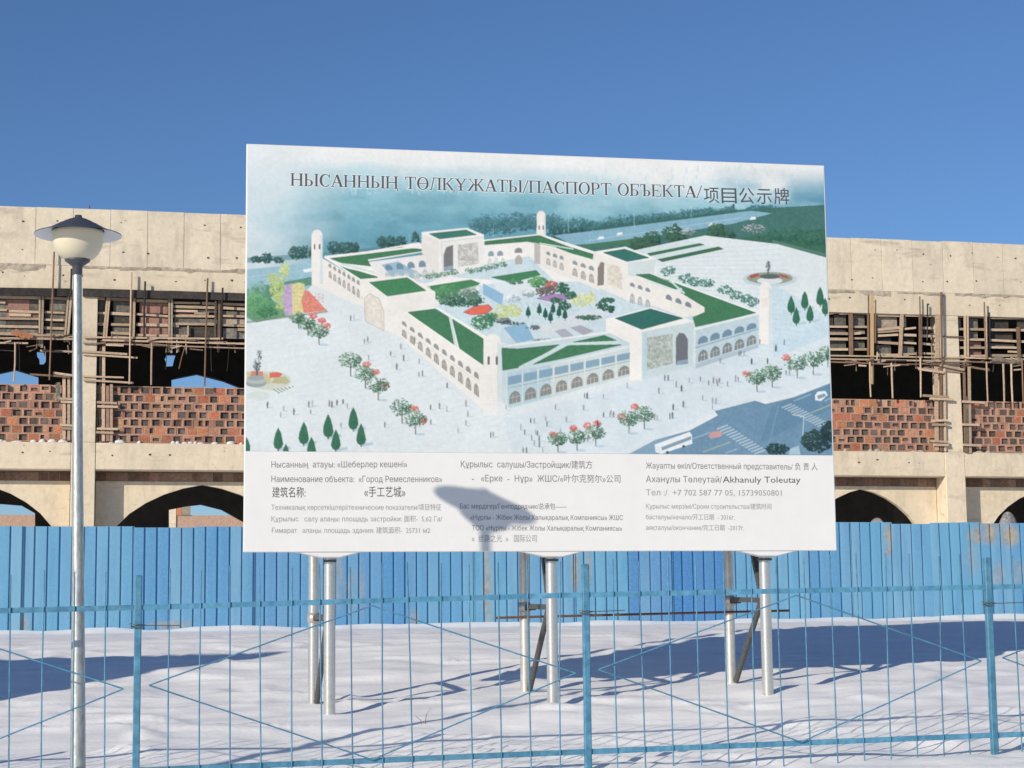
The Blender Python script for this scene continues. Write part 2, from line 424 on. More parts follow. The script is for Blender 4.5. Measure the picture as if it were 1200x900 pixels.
# ------------------------------------------------------------------ the ground: one sheet of snow rising to the hoarding
GA = 0.2
QP = [(-60, -0.1), (0, 0.0), (8, 0.16), (12, 0.33), (14, 0.47), (16, 0.66), (17.8, 0.82), (20, 0.985), (22, 1.22), (24, 1.46), (26.5, 1.535), (34.3, 1.585), (60, 1.62), (900, 1.62)]
qx, qz = np.array([p[0] for p in QP], float), np.array([p[1] for p in QP])
def ground(X, Y, detail=True):
    X, Y = np.asarray(X, float), np.asarray(Y, float)
    s = X * math.cos(GA) + Y * math.sin(GA) - 3.2
    q = -X * math.sin(GA) + Y * math.cos(GA)
    z = sum(np.interp(q + o, qx, qz) for o in (-1.2, -0.6, 0, 0.6, 1.2)) / 5
    tilt = np.interp(q, [0, 14, 20, 25, 34, 60], [0.0, 0.02, 0.03, 0.008, 0.0043, 0.0])
    z = z + np.clip(s, -30, 30) * tilt
    if detail:
        near = np.clip(1 - np.abs(q - 18) / 26, 0.05, 1)
        amp = np.interp(q, [0, 9, 13, 21, 27, 34], [0.05, 0.05, 0.075, 0.075, 0.04, 0.03])
        z = z + (fbm(s * 0.45, q * 0.9, 3, 4) - 0.5) * amp * near * 1.6
        wob = fbm(s * 0.5, q * 0.5, 33, 3) * 2.2
        rid = 1 - np.abs(2 * fbm(s * 0.22 + wob, q * 0.8 + s * 0.12 + wob, 21, 4) - 1)
        z = z + (rid ** 4 - 0.4) * 0.06 * near
        z = z + (fbm(s * 2.6, q * 3.4, 55, 3) - .5) * .022 * near * np.clip(fbm(s * .35, q * .5, 61, 2) * 3 - 1, 0, 1)
        z = z + np.exp(-((q - 34.15) / 0.35) ** 2) * (0.05 + 0.06 * vnoise(s * 1.1, q * 0 + 4, 9))
        z = z + np.exp(-((q - 14.7) / 0.5) ** 2) * 0.05 * vnoise(s * 0.9, q * 0, 12)
    return z
def gz(x, y): return float(ground(np.array([x]), np.array([y]))[0])
def axis(pts):
    out = []
    for a, b, st in pts: out += list(np.arange(a, b, st))
    return np.array(out + [pts[-1][1]])
sa = axis([(-900, -100, 100), (-100, -30, 10), (-30, -13, 1), (-13, 14, 0.1), (14, 30, 1), (30, 100, 10), (100, 900, 100)])
qa = axis([(-200, -20, 30), (-20, 9, 1.0), (9, 13, 0.12), (13, 25, 0.06), (25, 35, 0.12), (35, 60, 2.5), (60, 900, 60)])
SS, QQ = np.meshgrid(sa, qa)
s0 = SS + 3.2
GX = s0 * math.cos(GA) - QQ * math.sin(GA)
GY = s0 * math.sin(GA) + QQ * math.cos(GA)
GZ = ground(GX, GY)
nr, nc = GX.shape
def grid_mesh(name, X, Y, Z, smooth=True):
    nr, nc = X.shape
    me = bpy.data.meshes.new(name)
    nv, nf = nr * nc, (nr - 1) * (nc - 1)
    me.vertices.add(nv); me.vertices.foreach_set('co', np.stack([X, Y, Z], -1).astype(np.float32).ravel())
    i = np.arange(nv).reshape(nr, nc)
    quads = np.stack([i[:-1, :-1], i[:-1, 1:], i[1:, 1:], i[1:, :-1]], -1).reshape(-1)
    me.loops.add(nf * 4); me.loops.foreach_set('vertex_index', quads.astype(np.int32))
    me.polygons.add(nf); me.polygons.foreach_set('loop_start', np.arange(0, nf * 4, 4, dtype=np.int32))
    me.polygons.foreach_set('use_smooth', np.full(nf, smooth))
    me.update(calc_edges=True); me.validate()
    return me
snow = obj('snow_ground', grid_mesh('snow_ground', GX, GY, GZ), M['snow'])
snow['kind'] = 'structure'

# ------------------------------------------------------------------ the unfinished building
building = thing('unfinished_building', 'unfinished two-storey cream concrete building with arches and brick infill behind the blue hoarding', 'building', (0, 48, 0), FAC.a)
B = building
Z_TOP, Z_JOINT, Z_LINTEL, Z_FLOOR, Z_BEAM = 12.0, 10.54, 9.94, 6.18, 5.52
G0 = 1.2                                   # below the ground
COLS = [F(98, 520)[0] - 11.6, F(98, 520)[0] - 5.7, F(98, 520)[0], F(376, 520)[0], F(638, 520)[0], F(901, 528)[0], F(1119, 540)[0], F(1119, 540)[0] + 5.2, F(1119, 540)[0] + 10.6]
CW = 0.29
S0, S1 = COLS[0] - 0.3, COLS[-1] + 0.3
# parapet panels, one cast at a time
s = S0
k = 0
while s < S1 - 0.3:
    w = 0.895 + random.uniform(-0.02, 0.02)
    e = min(s + w, S1)
    dz = random.uniform(-0.012, 0.012)
    me = MB().box(s + 0.004, e - 0.004, random.uniform(-0.004, 0.003), 0.35, Z_JOINT + 0.02, Z_TOP + dz).mesh('wall_panel')
    bevel(me, 0.005)
    obj('wall_panel', me, M['concrete2'], B)
    s = e; k += 1
# the cold joint under the panels with its ragged mortar
def ragged(name, x0, x1, zc, h, y0, seed, m, parent):
    n = int((x1 - x0) / 0.05)
    xs = np.linspace(x0, x1, n); rows = 7
    V, Fc = [], []
    for j in range(rows):
        t = j / (rows - 1)
        for i, x in enumerate(xs):
            up = zc + h * (0.25 + 0.75 * fbm(np.array(x * 1.7), np.array(3.0), seed, 3)); dn = zc - h * (0.2 + 3.2 * max(0, fbm(np.array(x * 1.6), np.array(8.0), seed + 5, 4) - 0.38))
            b_ = math.sin(math.pi * t)
            d = y0 - 0.016 * b_ * (0.2 + 1.6 * fbm(np.array(x * 6), np.array(j * 1.3), seed + 9, 3))
            V.append((x, d, dn + (up - dn) * t))
    for j in range(rows - 1):
        for i in range(n - 1):
            a = j * n + i
            Fc.append((a, a + 1, a + 1 + n, a + n))
    return obj(name, mesh_from(name, V, Fc), m, parent)
MB().box(S0, S1, 0.012, 0.35, Z_LINTEL, Z_JOINT + 0.02).build('lintel_beam', M['concrete'], B)
for a, b_, hh, kk in [(-14.5, -11.75, .17, 1), (-10.9, -9.9, .09, 2), (-9.95, -6.3, .15, 3), (-6.2, -3.5, .13, 4), (-3, 1, .12, 5), (1.2, 4, .1, 6), (4.5, 9.55, .06, 7), (9.7, 10.6, .09, 8), (10.8, 12.2, .07, 9), (12.5, 15.2, .10, 10)]:
    ragged('mortar_ridge', a, b_, Z_JOINT - 0.02, hh, 0.014, kk * 13, M['rough'], B)
# floor beams between columns and the columns
for i in range(len(COLS) - 1):
    me = MB().box(COLS[i] + CW + 0.002, COLS[i + 1] - CW - 0.002, 0.0, 0.5, Z_BEAM, Z_FLOOR).mesh('floor_beam')
    obj('floor_beam', bevel(me, 0.015), M['concrete'], B)
for c in COLS:
    me = MB().box(c - CW, c + CW, -0.012, 0.75, G0, Z_FLOOR).mesh('column')
    obj('column', bevel(me, 0.015), M['concrete'], B)
    me = MB().box(c - CW + 0.01, c + CW - 0.01, 0.02, 0.6, Z_FLOOR + 0.001, Z_LINTEL - 0.002).mesh('column')
    obj('column', bevel(me, 0.012), M['concrete'], B)
ties = MB(); rr = random.Random(9)
x = S0 + .4
while x < S1:
    for z, y in ((Z_BEAM + .40, -.004), (Z_TOP - .35, -.008), (Z_JOINT + .35, -.008), (Z_JOINT - .25, .008)):
        if rr.random() < .8:
            r0 = rr.uniform(.016, .032); cx_, cz_ = x + rr.uniform(-.15, .15), z + rr.uniform(-.06, .06)
            ties.add([(cx_ + r0 * math.cos(q) * rr.uniform(.7, 1.6), y, cz_ + r0 * math.sin(q) * rr.uniform(.6, 1.1)) for q in np.arange(0, 6.28, 1.05)], [(0, 1, 2, 3, 4, 5)])
    x += .72
o = ties.build('tie_marks', M['timber_dark'], B); o['kind'] = 'stuff'
for px, py in ((105.3, 240),):
    a_ = F(px, py)
    MB().tube([(a_[0], .1, Z_TOP - .1), (a_[0] - .01, .1, a_[1])], .02, 6).build('rebar_stub', M['rust'], B)
# slabs, back wall, ends
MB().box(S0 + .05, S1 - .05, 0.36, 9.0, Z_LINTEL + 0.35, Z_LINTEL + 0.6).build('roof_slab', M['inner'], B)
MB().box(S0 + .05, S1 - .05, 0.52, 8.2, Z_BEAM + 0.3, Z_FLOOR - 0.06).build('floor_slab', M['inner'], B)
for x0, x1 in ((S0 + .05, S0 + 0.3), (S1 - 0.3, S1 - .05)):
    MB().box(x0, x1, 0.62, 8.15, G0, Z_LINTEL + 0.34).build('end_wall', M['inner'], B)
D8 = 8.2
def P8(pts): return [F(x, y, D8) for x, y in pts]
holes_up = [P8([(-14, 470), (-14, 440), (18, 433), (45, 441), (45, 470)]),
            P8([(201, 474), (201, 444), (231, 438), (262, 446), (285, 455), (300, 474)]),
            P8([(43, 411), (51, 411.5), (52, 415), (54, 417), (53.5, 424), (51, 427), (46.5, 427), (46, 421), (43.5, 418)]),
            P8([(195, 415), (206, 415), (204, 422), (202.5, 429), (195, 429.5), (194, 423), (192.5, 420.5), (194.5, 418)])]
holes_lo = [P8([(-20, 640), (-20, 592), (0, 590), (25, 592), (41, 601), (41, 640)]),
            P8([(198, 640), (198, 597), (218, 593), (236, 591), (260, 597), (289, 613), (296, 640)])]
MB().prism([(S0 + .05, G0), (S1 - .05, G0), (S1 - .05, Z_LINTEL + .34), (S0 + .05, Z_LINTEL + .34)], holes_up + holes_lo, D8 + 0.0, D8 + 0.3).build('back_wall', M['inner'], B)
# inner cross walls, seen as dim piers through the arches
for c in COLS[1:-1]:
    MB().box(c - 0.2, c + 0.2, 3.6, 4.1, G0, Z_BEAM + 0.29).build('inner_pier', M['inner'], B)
# arched walls of the lower storey, set back behind the beams
RB = 0.58
def arch(c0, c1, apex, zs_top, half):
    w = half
    zb = 1.35
    prof = [(1.0, 0.0), (0.985, 0.16), (0.93, 0.34), (0.84, 0.50), (0.72, 0.645), (0.56, 0.775), (0.38, 0.88), (0.19, 0.955), (0.0, 1.0)]
    z0 = zs_top - 2.05
    pts = [(apex - w, zb)] + [(apex - w * a, z0 + (zs_top - z0) * b_) for a, b_ in prof] + [(apex + w * a, z0 + (zs_top - z0) * b_) for a, b_ in reversed(prof[:-1])] + [(apex + w, zb)]
    return pts
APEX = [(COLS[0] + COLS[1]) / 2, F(-27, 568, RB)[0], F(237.5, 568, RB)[0], (COLS[3] + COLS[4]) / 2, (COLS[4] + COLS[5]) / 2, F(1010, 576, RB)[0], F(1222, 577, RB)[0], (COLS[7] + COLS[8]) / 2]
HALF = [2.5, 2.42, 2.55, 2.5, 2.5, 1.88, 2.05, 2.0]
Z_APEX = F(237.5, 568, RB)[1]
for i in range(len(COLS) - 1):
    a, b_ = COLS[i] + 0.31, COLS[i + 1] - 0.31
    zt = 5.28
    h = arch(a, b_, APEX[i], Z_APEX, min(HALF[i], APEX[i] - a - 0.1, b_ - APEX[i] - 0.1))
    MB().prism([(a, G0), (h[0][0], G0)] + h[0:] + [(h[-1][0], G0), (b_, G0), (b_, zt), (a, zt)], [], RB, RB + 0.16).build('arch_wall', M['concrete'], B)
    # a course of blocks between the arched wall and the beam
    n = int((b_ - a) / 0.25); w = (b_ - a) / n
    me = MB().box(0.008, w - 0.008, 0, 0.28, 0, 0.205).mesh('brick'); me.materials.append(M['brick_shaded'])
    if 1 <= i <= 6:
        strip = MB().box(a, b_, RB + 0.02, RB + 0.3, zt + 0.002, Z_BEAM - 0.006).build('mortar_bed', M['mortar'], B)
        for k in range(n):
            o = obj('brick', me, None, strip, (a + k * w, RB + random.uniform(0, .012), zt + 0.012))

# brick infill of the upper storey: hollow clay blocks laid with their open ends outwards
BW, BH = 0.252, 0.2
def block_mesh(w, h, hw=0, hh=0, dep=0, ox=0.0, oz=0.0, face='brick'):
    """one block in its bed of mortar: a mortar rim, the clay face a little proud, the open cell (if any) sunk into it"""
    def loop(x0, x1, z0, z1, y): return [(x0, y, z0), (x1, y, z0), (x1, y, z1), (x0, y, z1)]
    V = loop(-BW / 2, BW / 2, -BH / 2, BH / 2, .2) + loop(-BW / 2, BW / 2, -BH / 2, BH / 2, .006) + loop(-w / 2, w / 2, -h / 2, h / 2, .006) + loop(-w / 2 + .004, w / 2 - .004, -h / 2 + .004, h / 2 - .004, 0)
    n = 4
    if hw:
        V += loop(ox - hw / 2, ox + hw / 2, oz - hh / 2, oz + hh / 2, 0) + loop(ox - hw / 2 + .006, ox + hw / 2 - .006, oz - hh / 2 + .006, oz + hh / 2 - .006, dep)
        n = 6
    Fc, mi = [], []
    for k in range(n - 1):
        for q in range(4):
            Fc.append((k * 4 + q, k * 4 + (q + 1) % 4, k * 4 + 4 + (q + 1) % 4, k * 4 + 4 + q)); mi.append((0, 0, 1, 1, 2)[k])
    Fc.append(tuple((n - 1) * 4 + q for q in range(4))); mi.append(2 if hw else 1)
    me = mesh_from('brick', V, Fc)
    for m_ in ('mortar', face, 'cell_shade'): me.materials.append(M[m_])
    for p_, m_ in zip(me.polygons, mi): p_.material_index = m_
    return me
blocks = [block_mesh(.226, .178, .172, .146, .045), block_mesh(.222, .176, .16, .14, .035, .008, -.004), block_mesh(.228, .18, .182, .15, .055, -.004, .002),
          block_mesh(.228, .178, .165, .085, .04, 0, .012), block_mesh(.226, .178, .15, .07, .03, .005, -.02), block_mesh(.228, .18, .09, .13, .045, -.045, 0)]
blocks.append(block_mesh(.23, .182, .19, .15, .012)); blocks.append(block_mesh(.23, .182, .10, .15, .045, .05, 0))
solid = block_mesh(.23, .18, face='brick_red')
plain = block_mesh(.23, .18, face='brick')
pick = [blocks[0]] * 8 + [blocks[1]] * 6 + [blocks[2]] * 8 + [blocks[3]] * 4 + [blocks[4]] * 2 + [blocks[5]] * 3 + [blocks[6]] * 5 + [blocks[7]] * 2 + [solid] * 6 + [plain] * 2
VIS = [(F(-25, 480)[0], F(78, 480)[0]), (F(112, 480)[0], F(305, 480)[0]), (F(958, 495)[0], F(1100, 495)[0]), (F(1125, 495)[0], F(1225, 495)[0])]
for i in range(len(COLS) - 1):
    a, b_ = COLS[i] + CW + 0.01, COLS[i + 1] - CW - 0.01
    wall = MB().box(a, b_, 0.23, 0.33, Z_FLOOR + 0.002, Z_FLOOR + 7 * BH + 0.03).build('brick_wall', M['mortar'], B)
    n = int((b_ - a) / BW); w = (b_ - a) / n
    rest = MB()
    for r in range(7):
        for k in range(n):
            x = a + (k + 0.5) * w + (0.42 * w if r % 2 else 0)
            if x + .12 > b_ + .1: continue
            z = Z_FLOOR + 0.02 + (r + 0.5) * BH
            if r == 6 and random.random() < .04: continue
            y = 0.112 + random.uniform(-.014, .01)
            if any(v0 - .12 < x < v1 + .12 for v0, v1 in VIS):
                me = random.choice(pick)
                o = obj('brick', me, None, wall, (x, y, z))
                o.scale = ((w + .001) / BW * (-1 if random.random() < .5 else 1), 1, 1.0)
            elif 2 <= i <= 5:
                rest.box(x - .117, x + .117, y, y + .11, z - .092, z + .092)
    if rest.v:
        o = rest.build('bricks_behind_sign', M['brick'], wall); o['kind'] = 'stuff'
    # snow and mortar droppings on the ledge
    if any(a < v1 and b_ > v0 for v0, v1 in VIS):
        lump = MB(); rr = random.Random(i)
        x = a + .1
        while x < b_ - .1:
            if rr.random() < (.75 if i < 4 else .3):
                rx, rz = rr.uniform(.05, .15), rr.uniform(.03, .085)
                pts = []
                m_ = 9
                for u in range(4):
                    th = u / 3 * math.pi / 2
                    for v in range(m_):
                        ph = 2 * math.pi * v / m_
                        j_ = rr.uniform(.65, 1.25)
                        pts.append((x + rx * math.cos(th) * math.cos(ph) * j_, .075 + .06 * math.cos(th) * math.sin(ph) * j_, Z_FLOOR + .003 + rz * math.sin(th)))
                fs = [(u * m_ + v, u * m_ + (v + 1) % m_, (u + 1) * m_ + (v + 1) % m_, (u + 1) * m_ + v) for u in range(3) for v in range(m_)]
                lump.add(pts, fs)
            x += rr.uniform(.10, .26)
        if lump.v:
            o = lump.build('ledge_snow', M['snow_lump'] if i < 4 else M['rough'], wall, True); o['kind'] = 'stuff'

# ------------------------------------------------------------------ far wing across the courtyard
wing = thing('courtyard_wing', 'distant brick and concrete wing glimpsed through the arch above the blue hoarding', 'building', (-math.sin(FAC.a) * 53, 48 + math.cos(FAC.a) * 53, 0), FAC.a)
MB().box(-60, 30, 0, .4, 5.5, 6.2).build('floor_beam', M['concrete'], wing)
MB().box(-60, 30, .05, .3, 6.201, 7.6).build('brick_wall', M['mortar'], wing)
MB().box(-60, 30, 0, .4, 9.9, 12).build('roof_beam', M['concrete'], wing)
MB().box(-60, 30, .05, .4, 1.0, 5.49).build('lower_wall', M['concrete'], wing)
for k in range(16):
    x = -59 + k * 5.75 + .9
    MB().box(x - .35, x + .35, -.02, .39, 6.202, 9.89).build('column', M['concrete'], wing)
    MB().box(x + .36, x + .62, .0, .35, 7.601, 9.89).build('brick_pier', M['brick_red'], wing)
    MB().box(x + .63, x + 1.1, -.02, .35, 7.601, 9.89).build('plank', M['ply_tan'], wing)

# ------------------------------------------------------------------ timber formwork and scaffold, bay by bay
def bar2(name, p0, p1, w, d, t, m, parent, round_=False):
    a, b_ = F(*p0), F(*p1)
    mb = MB()
    if round_: mb.tube([(a[0], d, a[1]), ((a[0] + b_[0]) / 2 + random.uniform(-.012, .012), d, (a[1] + b_[1]) / 2), (b_[0], d, b_[1])], [w / 2, w / 2 * .95, w / 2 * .85], 7)
    else: mb.bar((a[0], d, a[1]), (b_[0], d + random.uniform(-.01, .01), b_[1]), w, t)
    return mb.build(name, m, parent)
def board(name, x0, y0, x1, y1, d, m, parent):
    a, b_ = F(x0, y0), F(x1, y1)
    return MB().box(min(a[0], b_[0]), max(a[0], b_[0]), d, d + .02, min(a[1], b_[1]), max(a[1], b_[1])).build(name, m, parent)
T, TN, TB, TD = M['timber'], M['timber_new'], M['timber_brown'], M['timber_dark']
GF = 'timber formwork panels in the upper openings'
def formwork(label): return thing('timber_formwork', label, 'formwork', (0, 48, 0), FAC.a, GF)
def scaffold(label): return thing('pole_scaffold', label, 'scaffold', (0, 48, 0), FAC.a, 'pole scaffolds in front of the upper openings')
SL, SB = 0.16, 0.064      # slat depth, slat height
def slats(lst, root, d=SL, h=SB, m=None):
    for x0, y0, x1, y1 in lst:
        bar2('slat', (x0, y0), (x1, y1), h * random.uniform(.8, 1.2), d + random.uniform(-.01, .01), .035, m or T, root)
def battens(lst, root, d=0.105):
    for x0, y0, x1, y1, w, m in lst:
        bar2('batten', (x0, y0), (x1, y1), w / 45.0, d, .05, m, root)
def boards(lst, root):
    for k, (x0, y0, x1, y1, m) in enumerate(lst):
        board('shutter_board', x0, y0, x1, y1, 0.20 + 0.004 * (k % 4), M[m], root)
def poles(lst, root, d=-0.12):
    for x0, y0, x1, y1, w, m in lst:
        bar2('pole', (x0, y0), (x1, y1), w / 45.0, d + random.uniform(-.04, .04), 0, m, root, True)
def ledgers(lst, root, d=-0.03):
    for x0, y0, x1, y1, w, m in lst:
        bar2('ledger', (x0, y0), (x1, y1), w / 45.0, d + random.uniform(-.03, .03), .045, m, root)

f0 = formwork('slatted timber formwork in the leftmost upper opening, left of the lamp pole')
slats([(-30, 346, 47, 348), (52, 347.5, 79, 349), (-30, 351, 6, 353), (10, 363.5, 46, 364.5), (52, 364.5, 78, 365.5), (-20, 361.5, 8, 362), (10, 367.5, 36, 368), (-30, 371.5, 46, 372.5),
       (52, 373.5, 77, 374.2), (-30, 380.5, 45, 382), (51, 383, 76, 384), (-30, 389, 44, 391), (51, 391, 75, 392)], f0)
battens([(46.5, 344, 46, 405, 2, T), (50.2, 344, 48.8, 407, 2.4, M['ply_tan']), (80, 346, 75.5, 400, 2.2, T), (83.5, 344, 79, 400, 2.4, T), (-20, 344, -21, 405, 4, T)], f0)
boards([(-30, 348, 6, 390, 'ply_grey'), (6, 349, 34, 362.5, 'ply_pink'), (6.2, 362.8, 33, 372, 'ply_pink'), (34.3, 350, 46, 362, 'ply_grey'), (34.5, 363, 46, 372, 'ply_pink'), (0, 373, 44, 381, 'ply_dark'), (10, 374, 30, 380, 'ply_grey'),
        (0, 383, 44, 391, 'ply_grey'), (58, 350, 77, 363, 'ply_grey'), (53, 366, 77, 373, 'ply_grey'), (53, 375, 76, 383, 'ply_dark'), (53, 385, 75, 395, 'ply_grey')], f0)
bar2('soffit_plank', (-30, 341.5), (84, 343), .19, -.03, .05, TD, f0)
c0 = scaffold('pole scaffold crossing the leftmost upper opening, its thin pole topping out beside the lamp globe')
poles([(63.5, 296, 58, 446, 2.0, TB), (18, 402, 16.5, 448, 2.0, T), (84, 316, 83, 346, 2.4, TD), (22, 400, 23, 435, .8, TD)], c0)
ledgers([(-30, 391, 90, 394.5, 2.2, T), (-30, 396, 88, 397.5, 2.2, T), (-10, 402, 33, 402.5, 1.8, T), (47, 411, 112, 413.2, 2, T), (35, 439, 83, 442, 2.0, TB)], c0)
r_ = F(24, 393); me = MB()
for q in range(6):
    me.bar((r_[0] - .2 + q * .07, -.09, r_[1] + random.uniform(-.02, .12)), (r_[0] - .05 + q * .07, -.1, r_[1] + random.uniform(-.1, 0)), .09, .02)
me.build('netting_scrap', M['orange_rag'], c0)

f1 = formwork('slatted timber formwork between the lamp pole and the sign, with one reddish panel')
slats([(111.5, 348, 123, 349), (129.5, 349.3, 153, 350), (160, 351, 197, 352), (203, 353.5, 235, 354), (237, 354, 255, 355), (260, 355, 300, 356.5), (203, 358, 256, 359.5), (260, 359.5, 300, 362), (204, 363, 232, 363.6),
       (114, 365.5, 123, 366), (130, 366, 152, 367), (160, 367, 197, 369.5), (203, 369, 255, 369.7), (260, 369, 300, 370.3), (114, 378.5, 123, 379), (130, 379, 152, 379.6), (160, 379, 197, 380),
       (203, 378.2, 253, 379), (203, 380.5, 210, 381), (259, 379.5, 300, 381.4), (112, 389, 123, 390), (130, 389, 152, 390), (160, 391.5, 197, 392.5), (203, 392, 221, 393), (279, 385, 300, 386), (228, 366, 245, 366.6)], f1)
battens([(126.0, 345, 121.5, 395, 2.3, T), (128.6, 345, 124.2, 396, 2.0, T), (154.3, 347, 153, 395, 2.0, TB), (157.6, 347, 156.5, 395, 2.6, T), (198.6, 349, 198, 412, 2.0, T), (201.6, 349, 201, 413, 2.2, M['ply_tan']),
         (253, 352, 252.2, 398, 2, T), (257.6, 351, 256, 412, 2.6, TB), (220.6, 381, 220.6, 393, 1.2, T)], f1)
boards([(116, 350, 123, 364, 'ply_grey'), (116, 367, 123, 378, 'ply_grey'), (116, 381, 123, 389, 'ply_dark'), (133, 351, 152, 365, 'ply_grey'), (133, 368, 152, 378, 'ply_dark'), (132, 380, 152, 389, 'ply_grey'), (131, 391, 152, 396, 'ply_tan'),
        (164, 353, 197, 366, 'ply_pink'), (164, 369.5, 197, 379, 'ply_pink'), (164, 381, 197, 391, 'ply_pink'), (205, 361, 232, 365, 'ply_tan'), (232.5, 361, 255, 365, 'ply_grey'), (206, 366, 243, 368.5, 'ply_pink'), (205, 371, 255, 378, 'ply_grey'), (206, 372, 232, 376, 'ply_tan'),
        (204, 381, 221, 391, 'ply_grey'), (222, 381, 254, 396, 'ply_dark'), (260.5, 363, 300, 369, 'ply_grey'), (260.5, 371.5, 300, 379, 'ply_tan'), (262, 383, 300, 396, 'ply_grey')], f1)
bar2('soffit_plank', (97, 343), (200, 346), .2, -.03, .05, TD, f1)
bar2('soffit_plank', (199, 345.5), (300, 349), .19, -.034, .05, TD, f1)
c1 = scaffold('pole scaffold standing on the brickwork between the lamp pole and the sign')
poles([(154, 320, 151.5, 451, 2.1, T), (170, 331, 168.5, 396, 2.2, TD), (243, 327, 239.5, 453, 2.1, TB), (260.5, 338.5, 258, 400, 2.2, TD), (177.8, 403, 177, 452, 2.3, T), (216.5, 407, 209.5, 433, 1.2, TB), (195, 408, 194, 434, .8, TD),
       (247, 405, 247.5, 436, .7, TD), (268, 408, 265.5, 436, .7, TD)], c1)
ledgers([(98, 395.5, 261, 397.3, 1.9, T), (120, 399, 300, 403.6, 2.0, T), (97, 402, 300, 409, 1.4, T), (97, 412, 149, 415.5, 2.4, T), (97, 415.2, 161, 419.5, 1.8, T), (97, 441, 145, 442.5, 1.8, T), (97, 445.5, 156.5, 449, 2.0, T)], c1)

f4 = formwork('slatted timber formwork just right of the sign, with one tall fresh yellow batten')
slats([(955, 368.5, 1018, 361.5), (960, 382, 995, 382.5), (1001, 382.5, 1018, 382.5), (955, 390, 995, 390.5), (1001, 390.6, 1010, 390), (955, 396.5, 995, 397), (1001, 396, 1018, 396), (955, 409, 995, 409), (1001, 409, 1017, 409),
       (985, 366.6, 1000, 366.3), (1029, 368.5, 1056, 369), (1029, 386, 1055, 383.5), (1029, 389, 1055, 387), (1030, 393, 1054, 391.6), (1029, 400.5, 1054, 402), (1029, 415, 1054, 415.5), (1061, 385, 1075, 383.5), (1060, 392, 1075, 392.5), (1059, 401, 1075, 402),
       (1059, 415, 1075, 414), (1081, 384, 1110, 384), (1081, 393, 1097, 393.5), (1081, 402, 1112, 405), (1081, 413.5, 1097, 414), (1062, 369, 1100, 369.8)], f4, d=.09)
battens([(997.5, 367, 998, 417, 4.5, TB), (1018, 345, 1018, 418, 2, TB), (1022.3, 345, 1022.3, 450, 4.2, TN), (1026.3, 351, 1026, 402, 1.8, TB), (1057.5, 368, 1055.5, 417, 4, T), (1079.3, 368, 1079, 417, 3.6, TB), (1099, 368, 1099.5, 434, 5, T)], f4, d=.035)
boards([(955, 369, 980, 382, 'ply_dark'), (981, 368, 995, 382, 'ply_grey'), (1001, 368, 1017, 382, 'ply_grey'), (955, 384, 995, 389, 'ply_grey'), (1001, 385, 1017, 390, 'ply_tan'), (968, 398, 995, 409, 'ply_grey'), (1001, 398, 1017, 408, 'ply_grey'), (960, 410.5, 995, 417, 'ply_dark'),
        (1031, 370, 1055, 384, 'ply_tan'), (1030, 394, 1048, 400, 'ply_dark'), (1030, 403, 1048, 414, 'ply_grey'), (1061, 370, 1066, 382, 'ply_tan'), (1060, 394, 1075, 401, 'ply_dark'), (1060, 404, 1075, 414, 'ply_grey'), (1082, 385.5, 1097, 391, 'ply_dark')], f4)
c4 = scaffold('pole scaffold just right of the sign, level ledgers lashed under the timber slats')
poles([(1076, 348, 1078, 418, 1.6, TB), (1101, 343, 1102, 430, 3, TB), (1085, 357, 1084.5, 400, 2, TD), (1017, 425, 1018, 466, 2.2, T), (1043.2, 426, 1044.6, 467, 2.6, T), (1077, 420, 1077.5, 466, 2.4, T)], c4)
ledgers([(955, 416.5, 1130, 419.5, 1.7, T), (955, 420.5, 1130, 423.8, 2.0, T), (960, 424, 1064, 428, 1.6, TB), (1062, 427, 1130, 427.5, 1.6, TB), (1073, 431, 1128, 436, 2.4, T), (1104, 394.3, 1128, 394.9, 1.1, TB)], c4)

f5 = formwork('slatted timber formwork in the rightmost upper opening at the photo edge')
slats([(1121.5, 370, 1157, 369.5), (1124, 385, 1157, 385.5), (1120.5, 397.5, 1156, 397.6), (1125, 407, 1156, 407), (1114, 417, 1156, 416.5), (1161, 386, 1215, 386.5), (1161, 398, 1215, 400.4), (1161, 406.5, 1193, 407), (1183, 411.5, 1194, 412), (1161, 416, 1215, 416.5), (1160, 372, 1215, 372.6)], f5, d=.09)
battens([(1131.2, 370, 1132, 430, 2.2, T), (1134.3, 370, 1135, 430, 2.2, T), (1156, 370, 1156.5, 420, 2, T), (1159.4, 366, 1159.6, 420, 2.4, TD), (1193.5, 383, 1195.5, 428, 4, TB)], f5, d=.035)
boards([(1126, 372, 1130, 384, 'ply_grey'), (1137, 372, 1150, 384, 'ply_grey'), (1137, 387, 1150, 396, 'ply_grey'), (1137, 399, 1154, 406, 'ply_pink'), (1137, 409, 1154, 416, 'ply_pink'), (1161, 374, 1186, 384, 'ply_dark'), (1161, 388, 1191, 397, 'ply_dark'), (1161, 401, 1193, 406, 'ply_grey'), (1196, 374, 1215, 384, 'ply_dark')], f5)
c5 = scaffold('pole scaffold at the right photo edge with a dusty cloth bundle on its ledgers')
poles([(1150.8, 355, 1153, 421, 2, TB), (1153, 425, 1154.5, 472, 2.2, T), (1172.7, 427, 1174, 472, 2.6, T), (1182.6, 427, 1184, 472, 2.6, T), (1195, 424, 1196.5, 474, 2, TB)], c5)
ledgers([(1131, 419.6, 1215, 422, 1.7, T), (1131, 424, 1215, 427.5, 1.8, TB), (1131, 429, 1160, 434, 2.4, TB)], c5)
cloth = MB(); a_, b_ = F(1160, 423), F(1196, 426); n = 26
V = []
